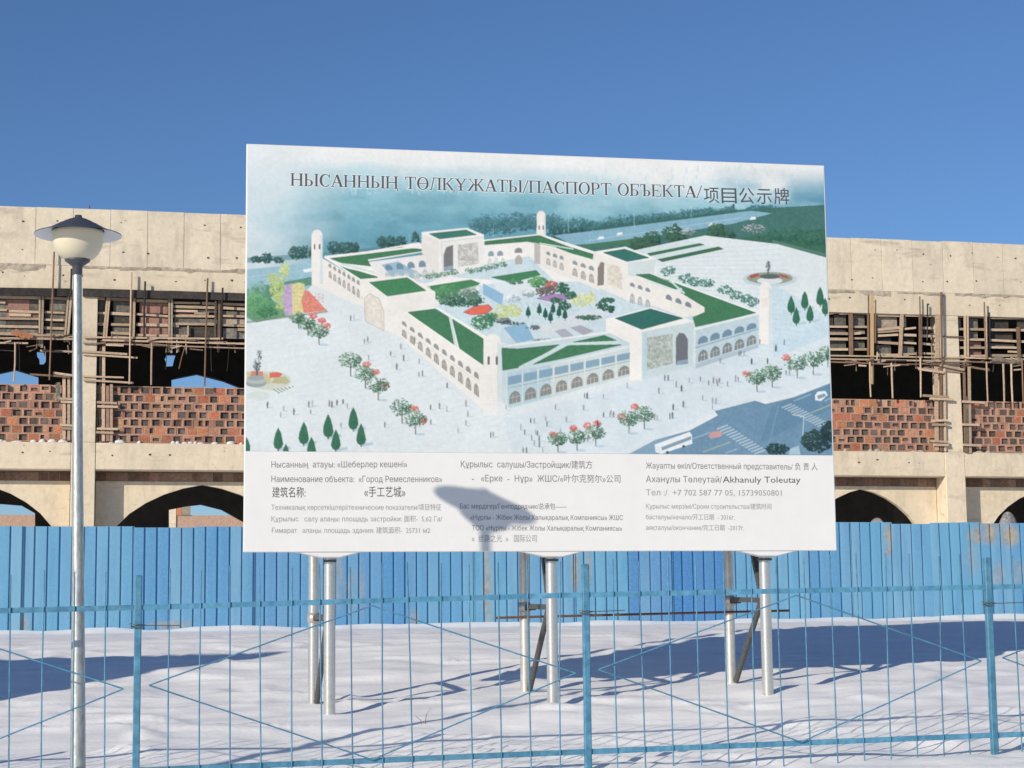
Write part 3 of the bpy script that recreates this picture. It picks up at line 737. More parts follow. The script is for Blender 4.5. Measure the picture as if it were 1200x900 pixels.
for i in range(n):
    t = i / (n - 1); x = a_[0] + (b_[0] - a_[0]) * t
    rr = .05 + .05 * float(fbm(np.array(t * 6), np.array(2.), 5, 3))
    for k in range(10):
        th = 2 * math.pi * k / 10
        V.append((x, -.07 + rr * math.cos(th), a_[1] + .03 * math.sin(t * 7) + rr * math.sin(th) * 1.0))
cloth.add(V, [(i * 10 + k, i * 10 + (k + 1) % 10, (i + 1) * 10 + (k + 1) % 10, (i + 1) * 10 + k) for i in range(n - 1) for k in range(10)])
cloth.build('cloth_bundle', M['rag'], c5, True)

rr = random.Random(12)
for root, x0, x1, y0, y1 in ((c0, 0, 84, 393, 412), (c1, 112, 290, 396, 410), (c4, 976, 1100, 417, 430), (c5, 1130, 1200, 420, 434)):
    for _ in range(int((x1 - x0) / 9)):
        xx, yy = rr.uniform(x0, x1), rr.uniform(y0, y1)
        ln, sl = rr.uniform(5, 24), rr.uniform(-4, 4)
        bar2('stick', (xx - ln / 2, yy - sl / 2), (xx + ln / 2, yy + sl / 2), rr.uniform(.015, .05), rr.uniform(-.12, .05), .03, rr.choice([T, TB, TB, TD, T]), root, rr.random() < .4)
    for _ in range(int((x1 - x0) / 16)):
        xx = rr.uniform(x0, x1); yy = rr.uniform(y0 - 6, y1 - 6)
        bar2('stick', (xx, yy), (xx + rr.uniform(-1.5, 1.5), yy + rr.uniform(8, 22)), rr.uniform(.02, .045), rr.uniform(-.08, .08), .03, rr.choice([TB, TB, T, TD]), root, True)

# timber clamped round the feet of the two visible columns
g_ = 'column shutter timbers'
k0 = thing('column_shutter', 'timber boards and clamps left standing round the column behind the lamp pole', 'shutter', (0, 48, 0), FAC.a, g_)
for x0, y0, x1, y1, w, m in [(75, 440, 75, 515, 3.4, T), (80.5, 440, 80.5, 516, 3.0, T), (68, 448, 68, 470, 5, M['ply_grey']), (117.5, 405, 117, 517, 2.0, TD), (121.5, 405, 121, 517, 3.4, T), (130.5, 450, 130.3, 517, 3.2, T), (126, 452, 126, 517, 3.5, M['ply_pink']), (86, 396, 85, 515, 2.4, T)]:
    bar2('board', (x0, y0), (x1, y1), w / 45, .03, .04, m, k0)
for x0, y0, x1, y1 in [(69.5, 467.3, 86, 467.8), (71, 470.8, 86, 471.4), (70, 498, 86, 499), (72, 502, 86, 502.5), (113.5, 471.5, 137, 472.8), (114, 476.3, 138.3, 477), (113.5, 502.4, 138, 503), (112.5, 506.6, 133, 507.6), (62, 437, 90, 441)]:
    bar2('clamp', (x0, y0), (x1, y1), .055, -.02, .05, T, k0)
k1 = thing('column_shutter', 'timber boards and clamps left standing round the column right of the sign', 'shutter', (0, 48, 0), FAC.a, g_)
for x0, y0, x1, y1, w, m in [(1096.4, 430, 1097.3, 528, 4.6, T), (1101.8, 430, 1102.4, 529, 3.2, TB), (1106, 432, 1107, 529, 2.6, T), (1129, 425, 1131, 530, 2.8, TB), (1135, 430, 1136.5, 531, 3.4, T), (1132, 465, 1133, 531, 2.6, M['ply_grey'])]:
    bar2('board', (x0, y0), (x1, y1), w / 45, -.03, .04, m, k1)
for x0, y0, x1, y1 in [(1080, 464, 1110, 465.5), (1088, 467.5, 1115, 468.5), (1090, 493.5, 1109, 493), (1091, 498, 1110, 498.5), (1089, 517, 1109, 518.5), (1092, 521.5, 1110, 522), (1126, 471, 1152, 472.5), (1126, 497.8, 1146, 498.3), (1127, 521.6, 1148, 522.5), (1075, 433, 1104, 437), (1100, 428.5, 1128, 434)]:
    bar2('clamp', (x0, y0), (x1, y1), .06, -.085, .05, T, k1)

# the bays hidden by the sign, and those running on past the frame, carry on in the same way
rr = random.Random(5)
def carry_on(fw, a, b_):
    for zz in np.arange(8.65, 9.9, .25):
        x = a
        while x < b_ - .3:
            e = min(x + rr.uniform(.8, 1.8), b_)
            MB().bar((x, SL, zz), (e, SL, zz + rr.uniform(-.03, .03)), .07, .035).build('slat', T, fw); x = e + .03
    for x in np.arange(a + .25, b_ - .1, .95):
        MB().bar((x, .1, 8.5), (x + .02, .1, 9.93), .07, .05).build('batten', rr.choice([T, TB]), fw)
        if x + .8 < b_: MB().box(x + .06, x + .8, .2, .22, 8.7 + rr.uniform(0, .4), 9.3 + rr.uniform(0, .4)).build('shutter_board', M[rr.choice(['ply_grey', 'ply_pink', 'ply_dark'])], fw)
carry_on(f0, COLS[1] + .4, F(-32, 370)[0]); carry_on(f1, F(302, 370)[0], COLS[3] - .4); carry_on(f4, COLS[5] + .4, F(953, 380)[0]); carry_on(f5, F(1217, 390)[0], COLS[7] - .4)
for i, nm in ((3, 'second'), (4, 'third')):
    fw = formwork('slatted timber formwork hidden behind the sign, %s bay from the lamp pole' % nm)
    carry_on(fw, COLS[i] + .4, COLS[i + 1] - .4)

# ------------------------------------------------------------------ heaps behind the hoarding
def heap(name, label, px, py, depth, w, group):
    rx, ry, rz = ray(px, py)
    X, Y, Zt = rx * depth, ry * depth, rz * depth + EYE
    g = gz(X, Y) - .1
    V, Fc = [], []
    n, rows = 22, 14
    rr = random.Random(int(px))
    for j in range(rows):
        t = math.sin(j / (rows - 1) * math.pi / 2)
        r = w * math.sqrt(max(0, 1 - t ** 3))
        for k in range(n):
            a = 2 * math.pi * k / n
            q = r * (0.78 + .5 * float(fbm(np.array(3 + 2 * math.cos(a)), np.array(3 + 2 * math.sin(a) + t * 4), int(px), 3)))
            V.append((q * math.cos(a), q * math.sin(a), (Zt - g) * t))
    for j in range(rows - 1):
        for k in range(n):
            Fc.append((j * n + k, j * n + (k + 1) % n, (j + 1) * n + (k + 1) % n, (j + 1) * n + k))
    o = obj(name, mesh_from(name, V, Fc, True), M['heap'], None, (X, Y, g))
    tag(o, label, 'heap', group)
heap('rubble_heap', 'small snowy rubble heap peeping over the blue hoarding beside the sign', 1028, 606.5, 42, .40, 'snowy rubble heaps')
heap('rubble_heap', 'taller grey rubble heap behind the hoarding under the rightmost arch', 1181, 599.5, 42.5, .36, 'snowy rubble heaps')

# ------------------------------------------------------------------ blue corrugated hoarding
hoard = thing('corrugated_fence', 'long blue corrugated metal hoarding standing in snow before the building', 'fence', (0, 35, 0), BLUE.a)
PAN = 0.215
def sheet_mesh(npan, z0, z1, wears, seed):
    rr = random.Random(seed)
    xs, ds, st = [], [], []
    x = 0.0
    for p in range(npan):
        sv = rr.random() ** 2
        g = rr.uniform(.020, .030)
        for dx, d in ((0, 0), (.03, -.002), (.06, -.002), (.09, -.002), (.12, -.001), (.15, -.001), (PAN - g - .008, 0), (PAN - g, .034), (PAN - .006, .034), (PAN - .0008, 0)):
            xs.append(x + dx); ds.append(d); st.append(sv)
        x += PAN
    rows = 30
    zs = np.linspace(z0, z1, rows)
    V, W, S_ = [], [], []
    for j, z in enumerate(zs):
        for i in range(len(xs)):
            V.append((xs[i], ds[i], z))
            w = 0
            for (wx, wz, sx, sz, amt) in wears:
                w = max(w, amt * max(0, 1 - ((xs[i] - wx) / sx) ** 2 - ((z - wz) / sz) ** 2) ** .6)
            W.append(min(1, w)); S_.append(st[i])
    n = len(xs)
    Fc = [(j * n + i, j * n + i + 1, (j + 1) * n + i + 1, (j + 1) * n + i) for j in range(rows - 1) for i in range(n - 1)]
    me = mesh_from('metal_sheet', V, Fc)
    me.attributes.new('strip', 'FLOAT', 'POINT').data.foreach_set('value', np.array(S_, np.float32))
    me.attributes.new('wear', 'FLOAT', 'POINT').data.foreach_set('value', np.array(W, np.float32))
    return me
# bare and rusty places: pixel centre, half width in m, half height in m, amount
WEAR = [(1041, 633, .10, .36, 1.0), (1146, 628, .22, .2, .9), (1165, 624, .34, .27, 1.0), (1186, 628, .25, .25, 1.0), (1172, 675, .15, .3, .5), (1195, 672, .15, .3, .5), (397, 680, .09, .6, .55), (411, 690, .12, .5, .4), (424, 690, .08, .6, .4),
        (571, 690, .1, 1.0, .75), (674, 668, .1, .5, .8), (690, 668, .08, .4, .7), (28, 735, .1, .25, .6), (485, 725, .1, .2, .6), (200, 733, .5, .06, .8), (1140, 655, .2, .4, .35)]
def blue_local(px, py): return BLUE.at(px, py)
WL = [(*blue_local(px, py), sx, sz, am) for px, py, sx, sz, am in WEAR]
DARK = [blue_local(x, 680)[0] for x in (85, 640, 770, 795)]
s, k = -15.0, 0
while s < 17.5:
    npan = random.choice((5, 5, 5, 4))
    wd = npan * PAN
    base = 1.585 + .0043 * s - .28
    top = 3.492 + .0052 * s + random.uniform(-.03, .03)
    ws = [(x - s, z, sx, sz, am) for x, z, sx, sz, am in WL if s - .4 < x < s + wd + .4]
    o = obj('metal_sheet', sheet_mesh(npan, base, top, ws, k), M['hoarding'], hoard, (s, random.uniform(-.012, .012) - (k % 2) * .008, 0))
    lean = random.uniform(-.002, .002) - (.012 if s > 8 else 0)
    o.rotation_euler = (0, lean, 0)
    o['tone'] = 0.0 if any(s - .1 < d < s + wd for d in DARK[2:]) else random.choice((.4, .6, .75, .9, 1.0))
    s += wd - .012; k += 1
for zz in (1.95, 3.1):
    MB().box(-15, 17.5, .05, .09, zz, zz + .05).build('back_rail', M['galv_dull'], hoard)
for x in np.arange(-14.5, 17.6, 2.6):
    MB().box(x - .03, x + .03, .092, .15, 1.2, 3.4).build('post', M['galv_dull'], hoard)

# ------------------------------------------------------------------ the billboard
W_, H_ = 5.88, 3.94
SX0, SZ0 = -2.59, 2.325
def art(px, py):
    s_, z_ = SIGN.at(px, py)
    return s_ - SX0, z_ - SZ0
sign = thing('billboard', 'large white construction billboard with aerial building picture and multilingual text on steel posts', 'billboard', (0, 18.2, 0), SIGN.a)
panel = MB().box(SX0, SX0 + W_, 0.0, .05, SZ0, SZ0 + H_).mesh('panel')
bevel(panel, .006)
panel = obj('panel', panel, M['vinyl'], sign)
fr = MB()
for z in (SZ0 + .06, SZ0 + H_ * .5, SZ0 + H_ - .06): fr.box(SX0 + .02, SX0 + W_ - .02, .053, .10, z - .025, z + .025)
for x in np.linspace(SX0 + .05, SX0 + W_ - .05, 7): fr.box(x - .025, x + .025, .101, .14, SZ0 + .02, SZ0 + H_ - .02)
fr.build('frame', M['galv_dull'], sign)
# posts
def foot(px, py, d):
    s_, z_ = SIGN.at(px, py, d)
    return s_
FRONT = [foot(386, 838, .2), foot(648, 822, .2), foot(900, 812, .2)]
REAR = [foot(367, 838, 1.15), foot(616, 818, 1.15), foot(857, 806, 1.15)]
def sign_ground(s_, d):
    x = s_ * math.cos(SIGN.a) - d * math.sin(SIGN.a)
    y = 18.2 + s_ * math.sin(SIGN.a) + d * math.cos(SIGN.a)
    return gz(x, y)
for i in range(3):
    zf, zr = sign_ground(FRONT[i], .2), sign_ground(REAR[i], 1.15)
    MB().tube([(FRONT[i], .2, zf - .3), (FRONT[i], .2, SZ0 + H_ - .2)], .056, 20).build('front_post', M['galv'], sign, True)
    MB().tube([(REAR[i], 1.15, zr - .3), (REAR[i], 1.15, SZ0 + H_ - .9)], .052, 18).build('rear_post', M['galv_dull'] if i else M['galv'], sign, True)
    MB().tube([(REAR[i] + .03, 1.08, zr + .02), (FRONT[i] - .01, .28, zr + .85)], .03, 10).build('brace', M['steel_dark'], sign, True)
    MB().bar((REAR[i] + .12, .95, SZ0 + .55), (FRONT[i] - .02, .27, SZ0 - .38), .06, .05).build('brace', M['steel_dark'], sign)
    MB().bar((REAR[i] + .02, 1.08, zr + .86), (FRONT[i] - .01, .27, zr + .84), .05, .05, (0, 0, 1)).build('tie_bar', M['steel_dark'], sign)
    MB().lathe([(.0525, .80), (.062, .80), (.062, .90), (.0525, .90)], 16, (REAR[i], 1.15, zr)).build('clamp', M['galv_dull'], sign, True)
    MB().bar((REAR[i] - .01, 1.08, zr + .84), (REAR[i] + .10, 1.07, zr + .845), .05, .03).build('clamp_bolt', M['rust'], sign)
    MB().bar((REAR[i], 1.15, SZ0 + H_ - 1.1), (FRONT[i], .27, SZ0 + H_ - .5), .05, .05).build('brace', M['steel_dark'], sign)
    # where the vinyl is pulled over the post head
    x, z = FRONT[i], SZ0
    V = [(x - .40, .012, z + .01), (x + .33, .012, z + .01), (x + .08, .022, z - .05), (x - .10, .022, z - .05), (x - .40, .05, z + .012), (x + .33, .05, z + .012), (x + .08, .135, z - .055), (x - .10, .135, z - .055)]
    me = mesh_from('vinyl_fold', V, [(0, 1, 2, 3), (7, 6, 5, 4), (0, 3, 7, 4), (1, 5, 6, 2), (3, 2, 6, 7), (0, 4, 5, 1)])
    obj('vinyl_fold', bevel(me, .006), M['vinyl'], sign)
    MB().box(x - .06, x + .06, .14, .26, z - .09, z - .066).build('post_cap', M['steel_dark'], sign)
a_, b_ = SIGN.at(580, 724, 1.09), SIGN.at(925, 715.5, 1.09)
MB().tube([(a_[0], 1.09, a_[1]), (b_[0], 1.09, b_[1])], .012, 8).build('tie_rod', M['rust'], sign)

# ---- the printed picture: painted into the colours of a fine sheet laid on the panel
NXc, SSC = 940, 2
AX0, AX1 = .012, W_ - .012
AZ1 = H_ - .012
AZ0 = (art(288, 530)[1] + art(978, 533)[1]) / 2
NYc = int(NXc * (AZ1 - AZ0) / (AX1 - AX0))
CWd, CHt = NXc * SSC, NYc * SSC
CV = np.zeros((CHt, CWd, 3))
def to_c(p):
    x, z = art(*p)
    return (x - AX0) / (AX1 - AX0) * CWd, (AZ1 - z) / (AZ1 - AZ0) * CHt
PPX = CWd / 680.0            # canvas cells per photo pixel, roughly
rs = random.Random(3)
def c255(c): return np.array(c, float) / 255.0
def cpoly(P, col, al=1.0, tex=0.0):
    P = np.array(P, float)
    x0, x1 = max(0, int(P[:, 0].min())), min(CWd, int(P[:, 0].max()) + 2)
    y0, y1 = max(0, int(P[:, 1].min())), min(CHt, int(P[:, 1].max()) + 2)
    if x1 <= x0 or y1 <= y0: return
    X, Y = np.meshgrid(np.arange(x0, x1) + .5, np.arange(y0, y1) + .5)
    ins = np.zeros(X.shape, bool)
    for i in range(len(P)):
        (xa, ya), (xb, yb) = P[i], P[i - 1]
        if ya == yb: continue
        ins ^= ((ya > Y) != (yb > Y)) & (X < (xb - xa) * (Y - ya) / (yb - ya) + xa)
    c = c255(col)[None, None, :] * np.ones(X.shape + (1,))
    if tex > 0: c = c * (1 + tex * (2 * fbm(X / 7, Y / 7, 31, 3) - 1))[..., None]
    a = (ins * al)[..., None]
    CV[y0:y1, x0:x1] = CV[y0:y1, x0:x1] * (1 - a) + c * a
def poly(pts, col, al=1.0, tex=0.0):
    cpoly([to_c(p) for p in pts], col, al, tex)
    if tex == .08 or tex == .06:                     # lawn roofs lie sunk behind a parapet
        for a, b in zip(pts, pts[1:] + pts[:1]): line(a, b, .9, tuple(c * .72 for c in col), .55)
def line(p, q, w, col, al=1.0):
    a, b = np.array(to_c(p)), np.array(to_c(q))
    d = b - a; L = np.hypot(*d)
    if L == 0: return
    n = np.array([-d[1], d[0]]) / L * w * PPX / 2
    cpoly([a + n, b + n, b - n, a - n], col, al)
def pline(pts, w, col, al=1.0):
    for a, b in zip(pts, pts[1:]): line(a, b, w, col, al)
def ell(c, rx, ry, col, al=1.0, tex=0.0, n=22):
    poly([(c[0] + rx * math.cos(2 * math.pi * i / n), c[1] + ry * math.sin(2 * math.pi * i / n)) for i in range(n)], col, al, tex)
def lerp(a, b, t): return (a[0] + (b[0] - a[0]) * t, a[1] + (b[1] - a[1]) * t)
def quad(A, Bq, C, D):
    """bilinear map of a picture quad: u along A-B, v from A to D"""
    return lambda u, v: lerp(lerp(A, Bq, u), lerp(D, C, u), v)
def clump(c, rx, ry, cols, n=40, r=(1.2, 2.6), al=.8):
    """foliage: many small dabs, the paler ones up and to the left where the picture's light comes from"""
    cols = sorted(cols, key=sum)
    for _ in range(int(n * 1.9)):
        a, q = rs.uniform(0, 2 * math.pi), math.sqrt(rs.random())
        dx, dy = q * math.cos(a), q * math.sin(a)
        t = .5 - .28 * dx - .38 * dy + rs.uniform(-.35, .35)
        col = cols[max(0, min(len(cols) - 1, int(t * len(cols))))]
        rr_ = rs.uniform(*r) * .68
        x, y = c[0] + rx * dx * (1 + rs.uniform(-.1, .22)), c[1] + ry * dy * (1 + rs.uniform(-.1, .22))
        k_ = 1 + rs.uniform(-.1, .1)
        ell((x, y), rr_ * rs.uniform(.7, 1.3), rr_ * rs.uniform(.6, 1), tuple(min(255, v_ * k_) for v_ in col), al, n=6)
# sky and distance
X, Y = np.meshgrid(np.arange(CWd), np.arange(CHt))
v = Y / CHt; u = X / CWd
ks = [0, .05, .10, .17, .26, .33, .40, 1.0]
cs = np.array([(244, 244, 241), (236, 241, 240), (176, 214, 224), (140, 192, 206), (112, 170, 188), (98, 156, 174), (100, 152, 168), (200, 216, 220)]) / 255
n1 = fbm(u * 7, v * 9, 41, 5)
n2 = fbm(u * 22, v * 26, 42, 4)
vv = v + (n1 - .5) * .13 * np.clip(1 - np.abs(v - .18) * 3, 0, 1) - .03 * np.clip(u - .6, 0, 1)
for c in range(3): CV[..., c] = np.interp(vv, ks, cs[:, c])
dk = (np.clip((n2 - .45) * 3.5, 0, 1) * np.clip((v - .09) * 8, 0, 1) * .5)[..., None]
CV = CV * (1 - dk) + c255((88, 148, 166)) * dk
wh = np.clip(1.2 - u * 6.5 - np.abs(v - .2) * .9 + (n1 - .5) * 1.2, 0, 1)[..., None] * .85
CV = CV * (1 - wh) + c255((232, 240, 242)) * wh
rt = (np.clip((u - .72) * 3.5, 0, 1) * np.clip(1 - np.abs(v - .12) * 9, 0, 1) * np.clip((n1 - .40) * 5, 0, 1))[..., None]
CV = CV * (1 - rt * .75) + c255((70, 128, 160)) * rt * .75
hz = (np.clip(1 - np.abs(u - .87) * 6, 0, 1) * np.clip(1 - np.abs(v - .21) * 12, 0, 1) * np.clip((n1 - .3) * 3, 0, 1))[..., None]
CV = CV * (1 - hz * .7) + c255((214, 236, 242)) * hz * .7
wisp = (np.clip((fbm(u * 5 + 2, v * 16, 91, 5) - .5) * 4, 0, 1) * np.clip(1 - np.abs(v - .16) * 9, 0, 1) * np.clip((u - .1) * 6, 0, 1))[..., None]
CV = CV * (1 - wisp * .35) + c255((206, 230, 236)) * wisp * .35
# far town blocks
for _ in range(230):
    x = rs.uniform(400, 900); y = rs.uniform(206, 228) - (x - 600) * .02
    if x > 800: y -= 4
    w_, h_ = rs.uniform(1, 3), rs.uniform(2, 8)
    poly([(x, y), (x + w_, y), (x + w_, y - h_), (x, y - h_)], (198, 226, 234), rs.uniform(.25, .6))
# far woods, left to right
G1 = [(52, 92, 88), (42, 80, 74), (64, 106, 98), (36, 70, 66)]
poly([(288, 308), (380, 302), (500, 292), (500, 284), (380, 296), (288, 302)], (74, 128, 134), .55)
for x, y, rx, ry, n in [(300, 304, 7, 4, 30), (313, 302, 6, 6, 40), (326, 305, 6, 3, 20), (347, 296, 8, 7, 60), (358, 296, 8, 7, 60), (392, 290, 7, 7, 60), (405, 291, 10, 7, 80), (416, 291, 4, 6, 40), (447, 284, 5, 7, 40), (458, 284, 6, 7, 50), (470, 284, 6, 7, 50), (487, 281, 4, 8, 40)]:
    clump((x, y), rx, ry, G1, n)
for x in range(556, 655, 7): clump((x, 266 + rs.uniform(-4, 4) - (6 if x > 600 else 0)), 8, 9, [(62, 108, 116), (54, 98, 104), (74, 122, 128)], 34, al=.55)
for x in range(566, 628, 8): clump((x, 258), 7, 8, [(80, 132, 146), (70, 120, 132)], 20, al=.4)
for x in range(648, 862, 6): clump((x, 274 - (x - 648) * .11 + rs.uniform(-2, 2)), 5.5, 7 + rs.uniform(0, 2), [(40, 82, 82), (34, 72, 72), (54, 98, 96)], 34, al=.75)
for x in range(880, 906, 6): clump((x, 246), 6, 5, [(52, 100, 106), (60, 112, 116)], 20, al=.6)
for x in range(556, 860, 4): clump((x, 262 - max(0, x - 700) * .09 + rs.uniform(-3, 3)), 5, 5, [(52, 98, 104), (66, 116, 120), (86, 138, 142)], 16, al=.5)
# meadow, road and hedges behind on the right
poly([(640, 300), (700, 268), (860, 246), (969, 240), (969, 320), (860, 305), (760, 300), (700, 310)], (60, 108, 98), .9, .12)
poly([(648, 276), (700, 270), (880, 247), (905, 250), (860, 262), (780, 275), (690, 286), (672, 287)], (142, 186, 206), .95, .05)
line((690, 282), (870, 255), .8, (196, 220, 230), .7)
poly([(660, 293), (745, 285), (745, 279), (690, 287)], (70, 122, 84), .9)
for x, y in ((700, 281), (830, 265), (878, 258), (722, 276)): poly([(x, y), (x + 8, y - 1), (x + 7, y - 4), (x + 2, y - 3.5)], (240, 246, 246))
for x0, y0, w_, h_ in ((666, 272, .7, 22), (743, 268, .7, 18), (810, 255, .7, 14), (578, 278, .6, 16), (361, 306, .6, 18), (480, 286, .5, 12)): line((x0, y0), (x0, y0 - h_), w_, (196, 220, 226), .8)
poly([(770, 300), (830, 285), (890, 276), (969, 268), (969, 322), (905, 300), (870, 289), (850, 296)], (56, 106, 82), .95, .15)
for x, y, rx, ry, n in [(748, 286, 10, 8, 80), (764, 281, 10, 9, 90), (758, 289, 14, 5, 50), (788, 273, 11, 9, 90), (795, 280, 12, 6, 60), (840, 271, 10, 9, 90), (852, 276, 9, 7, 60)]:
    clump((x, y), rx, ry, [(46, 84, 64), (58, 98, 74), (34, 66, 54), (70, 108, 80)], n)
clump((806, 272), 8, 4, [(206, 202, 204), (120, 140, 130), (182, 170, 178)], 40, (.8, 1.6)); clump((884, 268), 13, 5, [(214, 206, 208), (130, 150, 136), (186, 168, 176)], 60, (.8, 1.6))
for x in range(905, 969, 6): clump((x, 274 + (x - 905) * .12 + rs.uniform(-3, 3)), 6, 7, [(50, 100, 82), (40, 86, 74), (66, 118, 96)], 30, al=.7)
poly([(905, 281), (968, 297), (968, 302), (905, 285)], (96, 138, 128), .7); poly([(912, 286), (968, 301), (968, 322), (920, 302)], (42, 90, 76), .9, .1)
# squares and pavements
poly([(288, 378), (330, 365), (366, 334), (384, 326), (470, 345), (600, 300), (745, 293), (826, 276), (911, 286), (969, 302), (975, 532), (286, 531)], (228, 236, 237), 1, .02)
for i in range(26):
    t = i / 25
    line(lerp((760, 296), (700, 392), t), lerp((912, 286), (972, 440), t), .8, (190, 216, 226), .55)
for i in range(16):
    t = i / 15
    line(lerp((288, 395), (288, 520), t), lerp((420, 340), (600, 500), t), .9, (228, 237, 238), .6)
for i in range(34):
    t = i / 33
    line(lerp((288, 382), (560, 528), t), lerp((372, 346), (640, 500), t), .55, (206, 222, 226), .55)
    line(lerp((288, 400), (288, 640), t), lerp((480, 372), (640, 540), t), .55, (210, 224, 228), .5)
    line(lerp((600, 500), (720, 530), t), lerp((830, 420), (972, 420), t), .55, (196, 216, 226), .5)
poly([(590, 490), (740, 448), (890, 405), (972, 375), (974, 450), (890, 470), (838, 484), (740, 530), (600, 530)], (206, 224, 234), .35)
for _ in range(420):
    x, y = rs.uniform(290, 972), rs.uniform(380, 528)
    ell((x, y), rs.uniform(3, 9), rs.uniform(.8, 1.8), rs.choice([(226, 236, 240), (204, 222, 230), (234, 240, 241)]), .28, n=8)
poly([(745, 293), (790, 285), (806, 281), (836, 291), (780, 303), (757, 300)], (214, 230, 230)); poly([(758, 297), (820, 285), (826, 287), (762, 300)], (66, 112, 80)); poly([(770, 304), (842, 289), (848, 292), (776, 307)], (64, 108, 78))
poly([(903, 330), (972, 372), (974, 392), (950, 402), (906, 420)], (168, 208, 228), .32, .1)
# road on the left behind the flower beds
poly([(288, 316), (366, 308), (368, 326), (330, 332), (288, 338)], (156, 196, 210), .95, .04); line((288, 325), (366, 316), 1, (190, 216, 224), .6)
poly([(288, 338), (330, 331), (368, 324), (368, 333), (330, 342), (310, 352), (288, 352)], (84, 140, 112), .9, .1)
poly([(355, 316), (366, 314), (367, 318), (356, 319.5)], (236, 243, 244))
poly([(289, 372), (300, 378), (340, 370), (336, 362), (300, 340), (289, 345)], (96, 150, 104), .9, .15)
for x, y, rx, ry, cl, n in [(300, 338, 10, 9, [(110, 166, 150), (132, 182, 168), (152, 192, 190)], 60), (305, 358, 15, 13, [(92, 160, 104), (74, 138, 92), (124, 182, 130)], 110), (296, 352, 8, 8, [(120, 182, 128), (88, 152, 102)], 50), (312, 366, 12, 6, [(58, 112, 76), (70, 130, 86)], 50),
                            (325, 338, 8, 14, [(188, 206, 128), (172, 194, 118), (202, 216, 146)], 90), (333, 318, 5, 9, [(196, 212, 140), (206, 218, 156)], 50), (320, 326, 6, 6, [(184, 202, 130)], 30), (330, 352, 7, 12, [(176, 198, 116), (190, 206, 132)], 60)]:
    clump((x, y), rx, ry, cl, n)
poly([(333, 334), (343, 332), (343, 369), (334, 370), (331, 350)], (198, 174, 206), .95, .1)
poly([(342, 333), (350, 331), (357, 333), (356, 366), (343, 369)], (228, 217, 156), .95, .1)
poly([(357, 340), (362, 341), (383, 364), (356, 367), (353, 352)], (228, 138, 120), .95, .12)
for j in range(7):
    for i in range(4): ell((345 + i * 3.4, 338 + j * 4.6), .8, .6, (204, 170, 84), .7, n=6)
for _ in range(70): ell((rs.uniform(355, 379), rs.uniform(344, 366)), .9, .7, rs.choice([(240, 146, 120), (214, 88, 78)]), .6, n=6)
for _ in range(40): ell((rs.uniform(332, 342), rs.uniform(336, 368)), .8, .7, rs.choice([(204, 172, 208), (168, 130, 182)]), .7, n=6)
poly([(288, 377), (384, 364), (384, 366), (288, 379)], (120, 134, 120), .7)

# ---- the pictured building
WHT, SHD, SHD2, GRN, GRD, PATH = (246, 244, 239), (176, 206, 216), (204, 222, 226), (66, 124, 86), (56, 112, 98), (208, 230, 225)
def windows(Q, n, u0, u1, v0, v1, col, arch_=True, w=.62, al=.9, lite=None):
    for i in range(n):
        a = u0 + (u1 - u0) * (i + .5 - w / 2) / n; b = u0 + (u1 - u0) * (i + .5 + w / 2) / n
        if arch_:
            m_ = (a + b) / 2; h = v1 - v0
            pts = [Q(a, v1), Q(a, v0 + h * .45), Q(a + (b - a) * .2, v0 + h * .14), Q(m_, v0), Q(b - (b - a) * .2, v0 + h * .14), Q(b, v0 + h * .45), Q(b, v1)]
        else: pts = [Q(a, v1), Q(a, v0), Q(b, v0), Q(b, v1)]
        poly(pts, col, al)
        if lite:
            for k_ in range(2): line(Q(a + (b - a) * (.33 + .33 * k_), v1), Q(a + (b - a) * (.33 + .33 * k_), v0 + (v1 - v0) * .3), .6, lite, .8)
            line(Q(a, (v0 + v1) / 2), Q(b, (v0 + v1) / 2), .6, lite, .7)
# courtyard floor first
poly([(452, 330), (566, 300), (640, 300), (830, 372), (740, 400), (720, 398), (600, 404), (560, 395), (500, 360)], (206, 224, 230), 1, .04)
# far-left roof run  (minaret 1 to the back gate)
poly([(382, 303), (490, 284), (500, 288), (505, 294), (432, 306), (445, 320), (500, 333), (520, 324), (600, 330), (470, 345), (445, 330), (395, 310)], WHT)
poly([(385, 302), (470, 290), (502, 293), (430, 304), (436, 312), (400, 308)], GRN, 1, .08)
poly([(398, 313), (420, 318), (447, 326), (422, 330)], GRN, 1, .08)
poly([(380, 300), (500, 287), (500, 289), (384, 303)], WHT)
line((400, 309), (452, 323), 2, PATH)
# back wall inside, left part
Q = quad((432, 307), (516, 296), (516, 326), (445, 330)); poly([Q(0, 0), Q(1, 0), Q(1, 1), Q(0, 1)], (238, 236, 232))
poly([Q(.15, .2), Q(.4, .15), Q(.75, .9), Q(.25, 1)], (150, 186, 206), .9)
windows(Q, 5, .15, .98, .22, .5, (110, 140, 158)); windows(Q, 6, .1, .98, .58, .98, (188, 196, 192), lite=(236, 238, 232))
# back gate block
poly([(494, 272), (547, 267), (567, 275), (567, 313), (520, 322), (516, 322), (494, 294)], WHT)
poly([(503, 274), (546, 269.5), (558, 275), (515, 280)], (60, 122, 106), 1, .06)
poly([(494, 274), (514, 281), (514, 326), (494, 296)], (236, 233, 226)); poly([(516, 282), (566, 276), (567, 313), (519, 327)], (240, 239, 234))
line((516, 284), (566, 278), .7, (206, 210, 208)); line((517, 284), (519, 326), .6, (210, 210, 206))
poly([(520, 318), (520, 298), (523, 290), (531, 287), (531, 316)], (122, 124, 124)); poly([(520, 318), (531, 316), (531, 311), (520, 313)], (150, 168, 186))
poly([(536, 287), (560, 284), (561, 309), (537, 313)], (206, 204, 198), 1, .2)
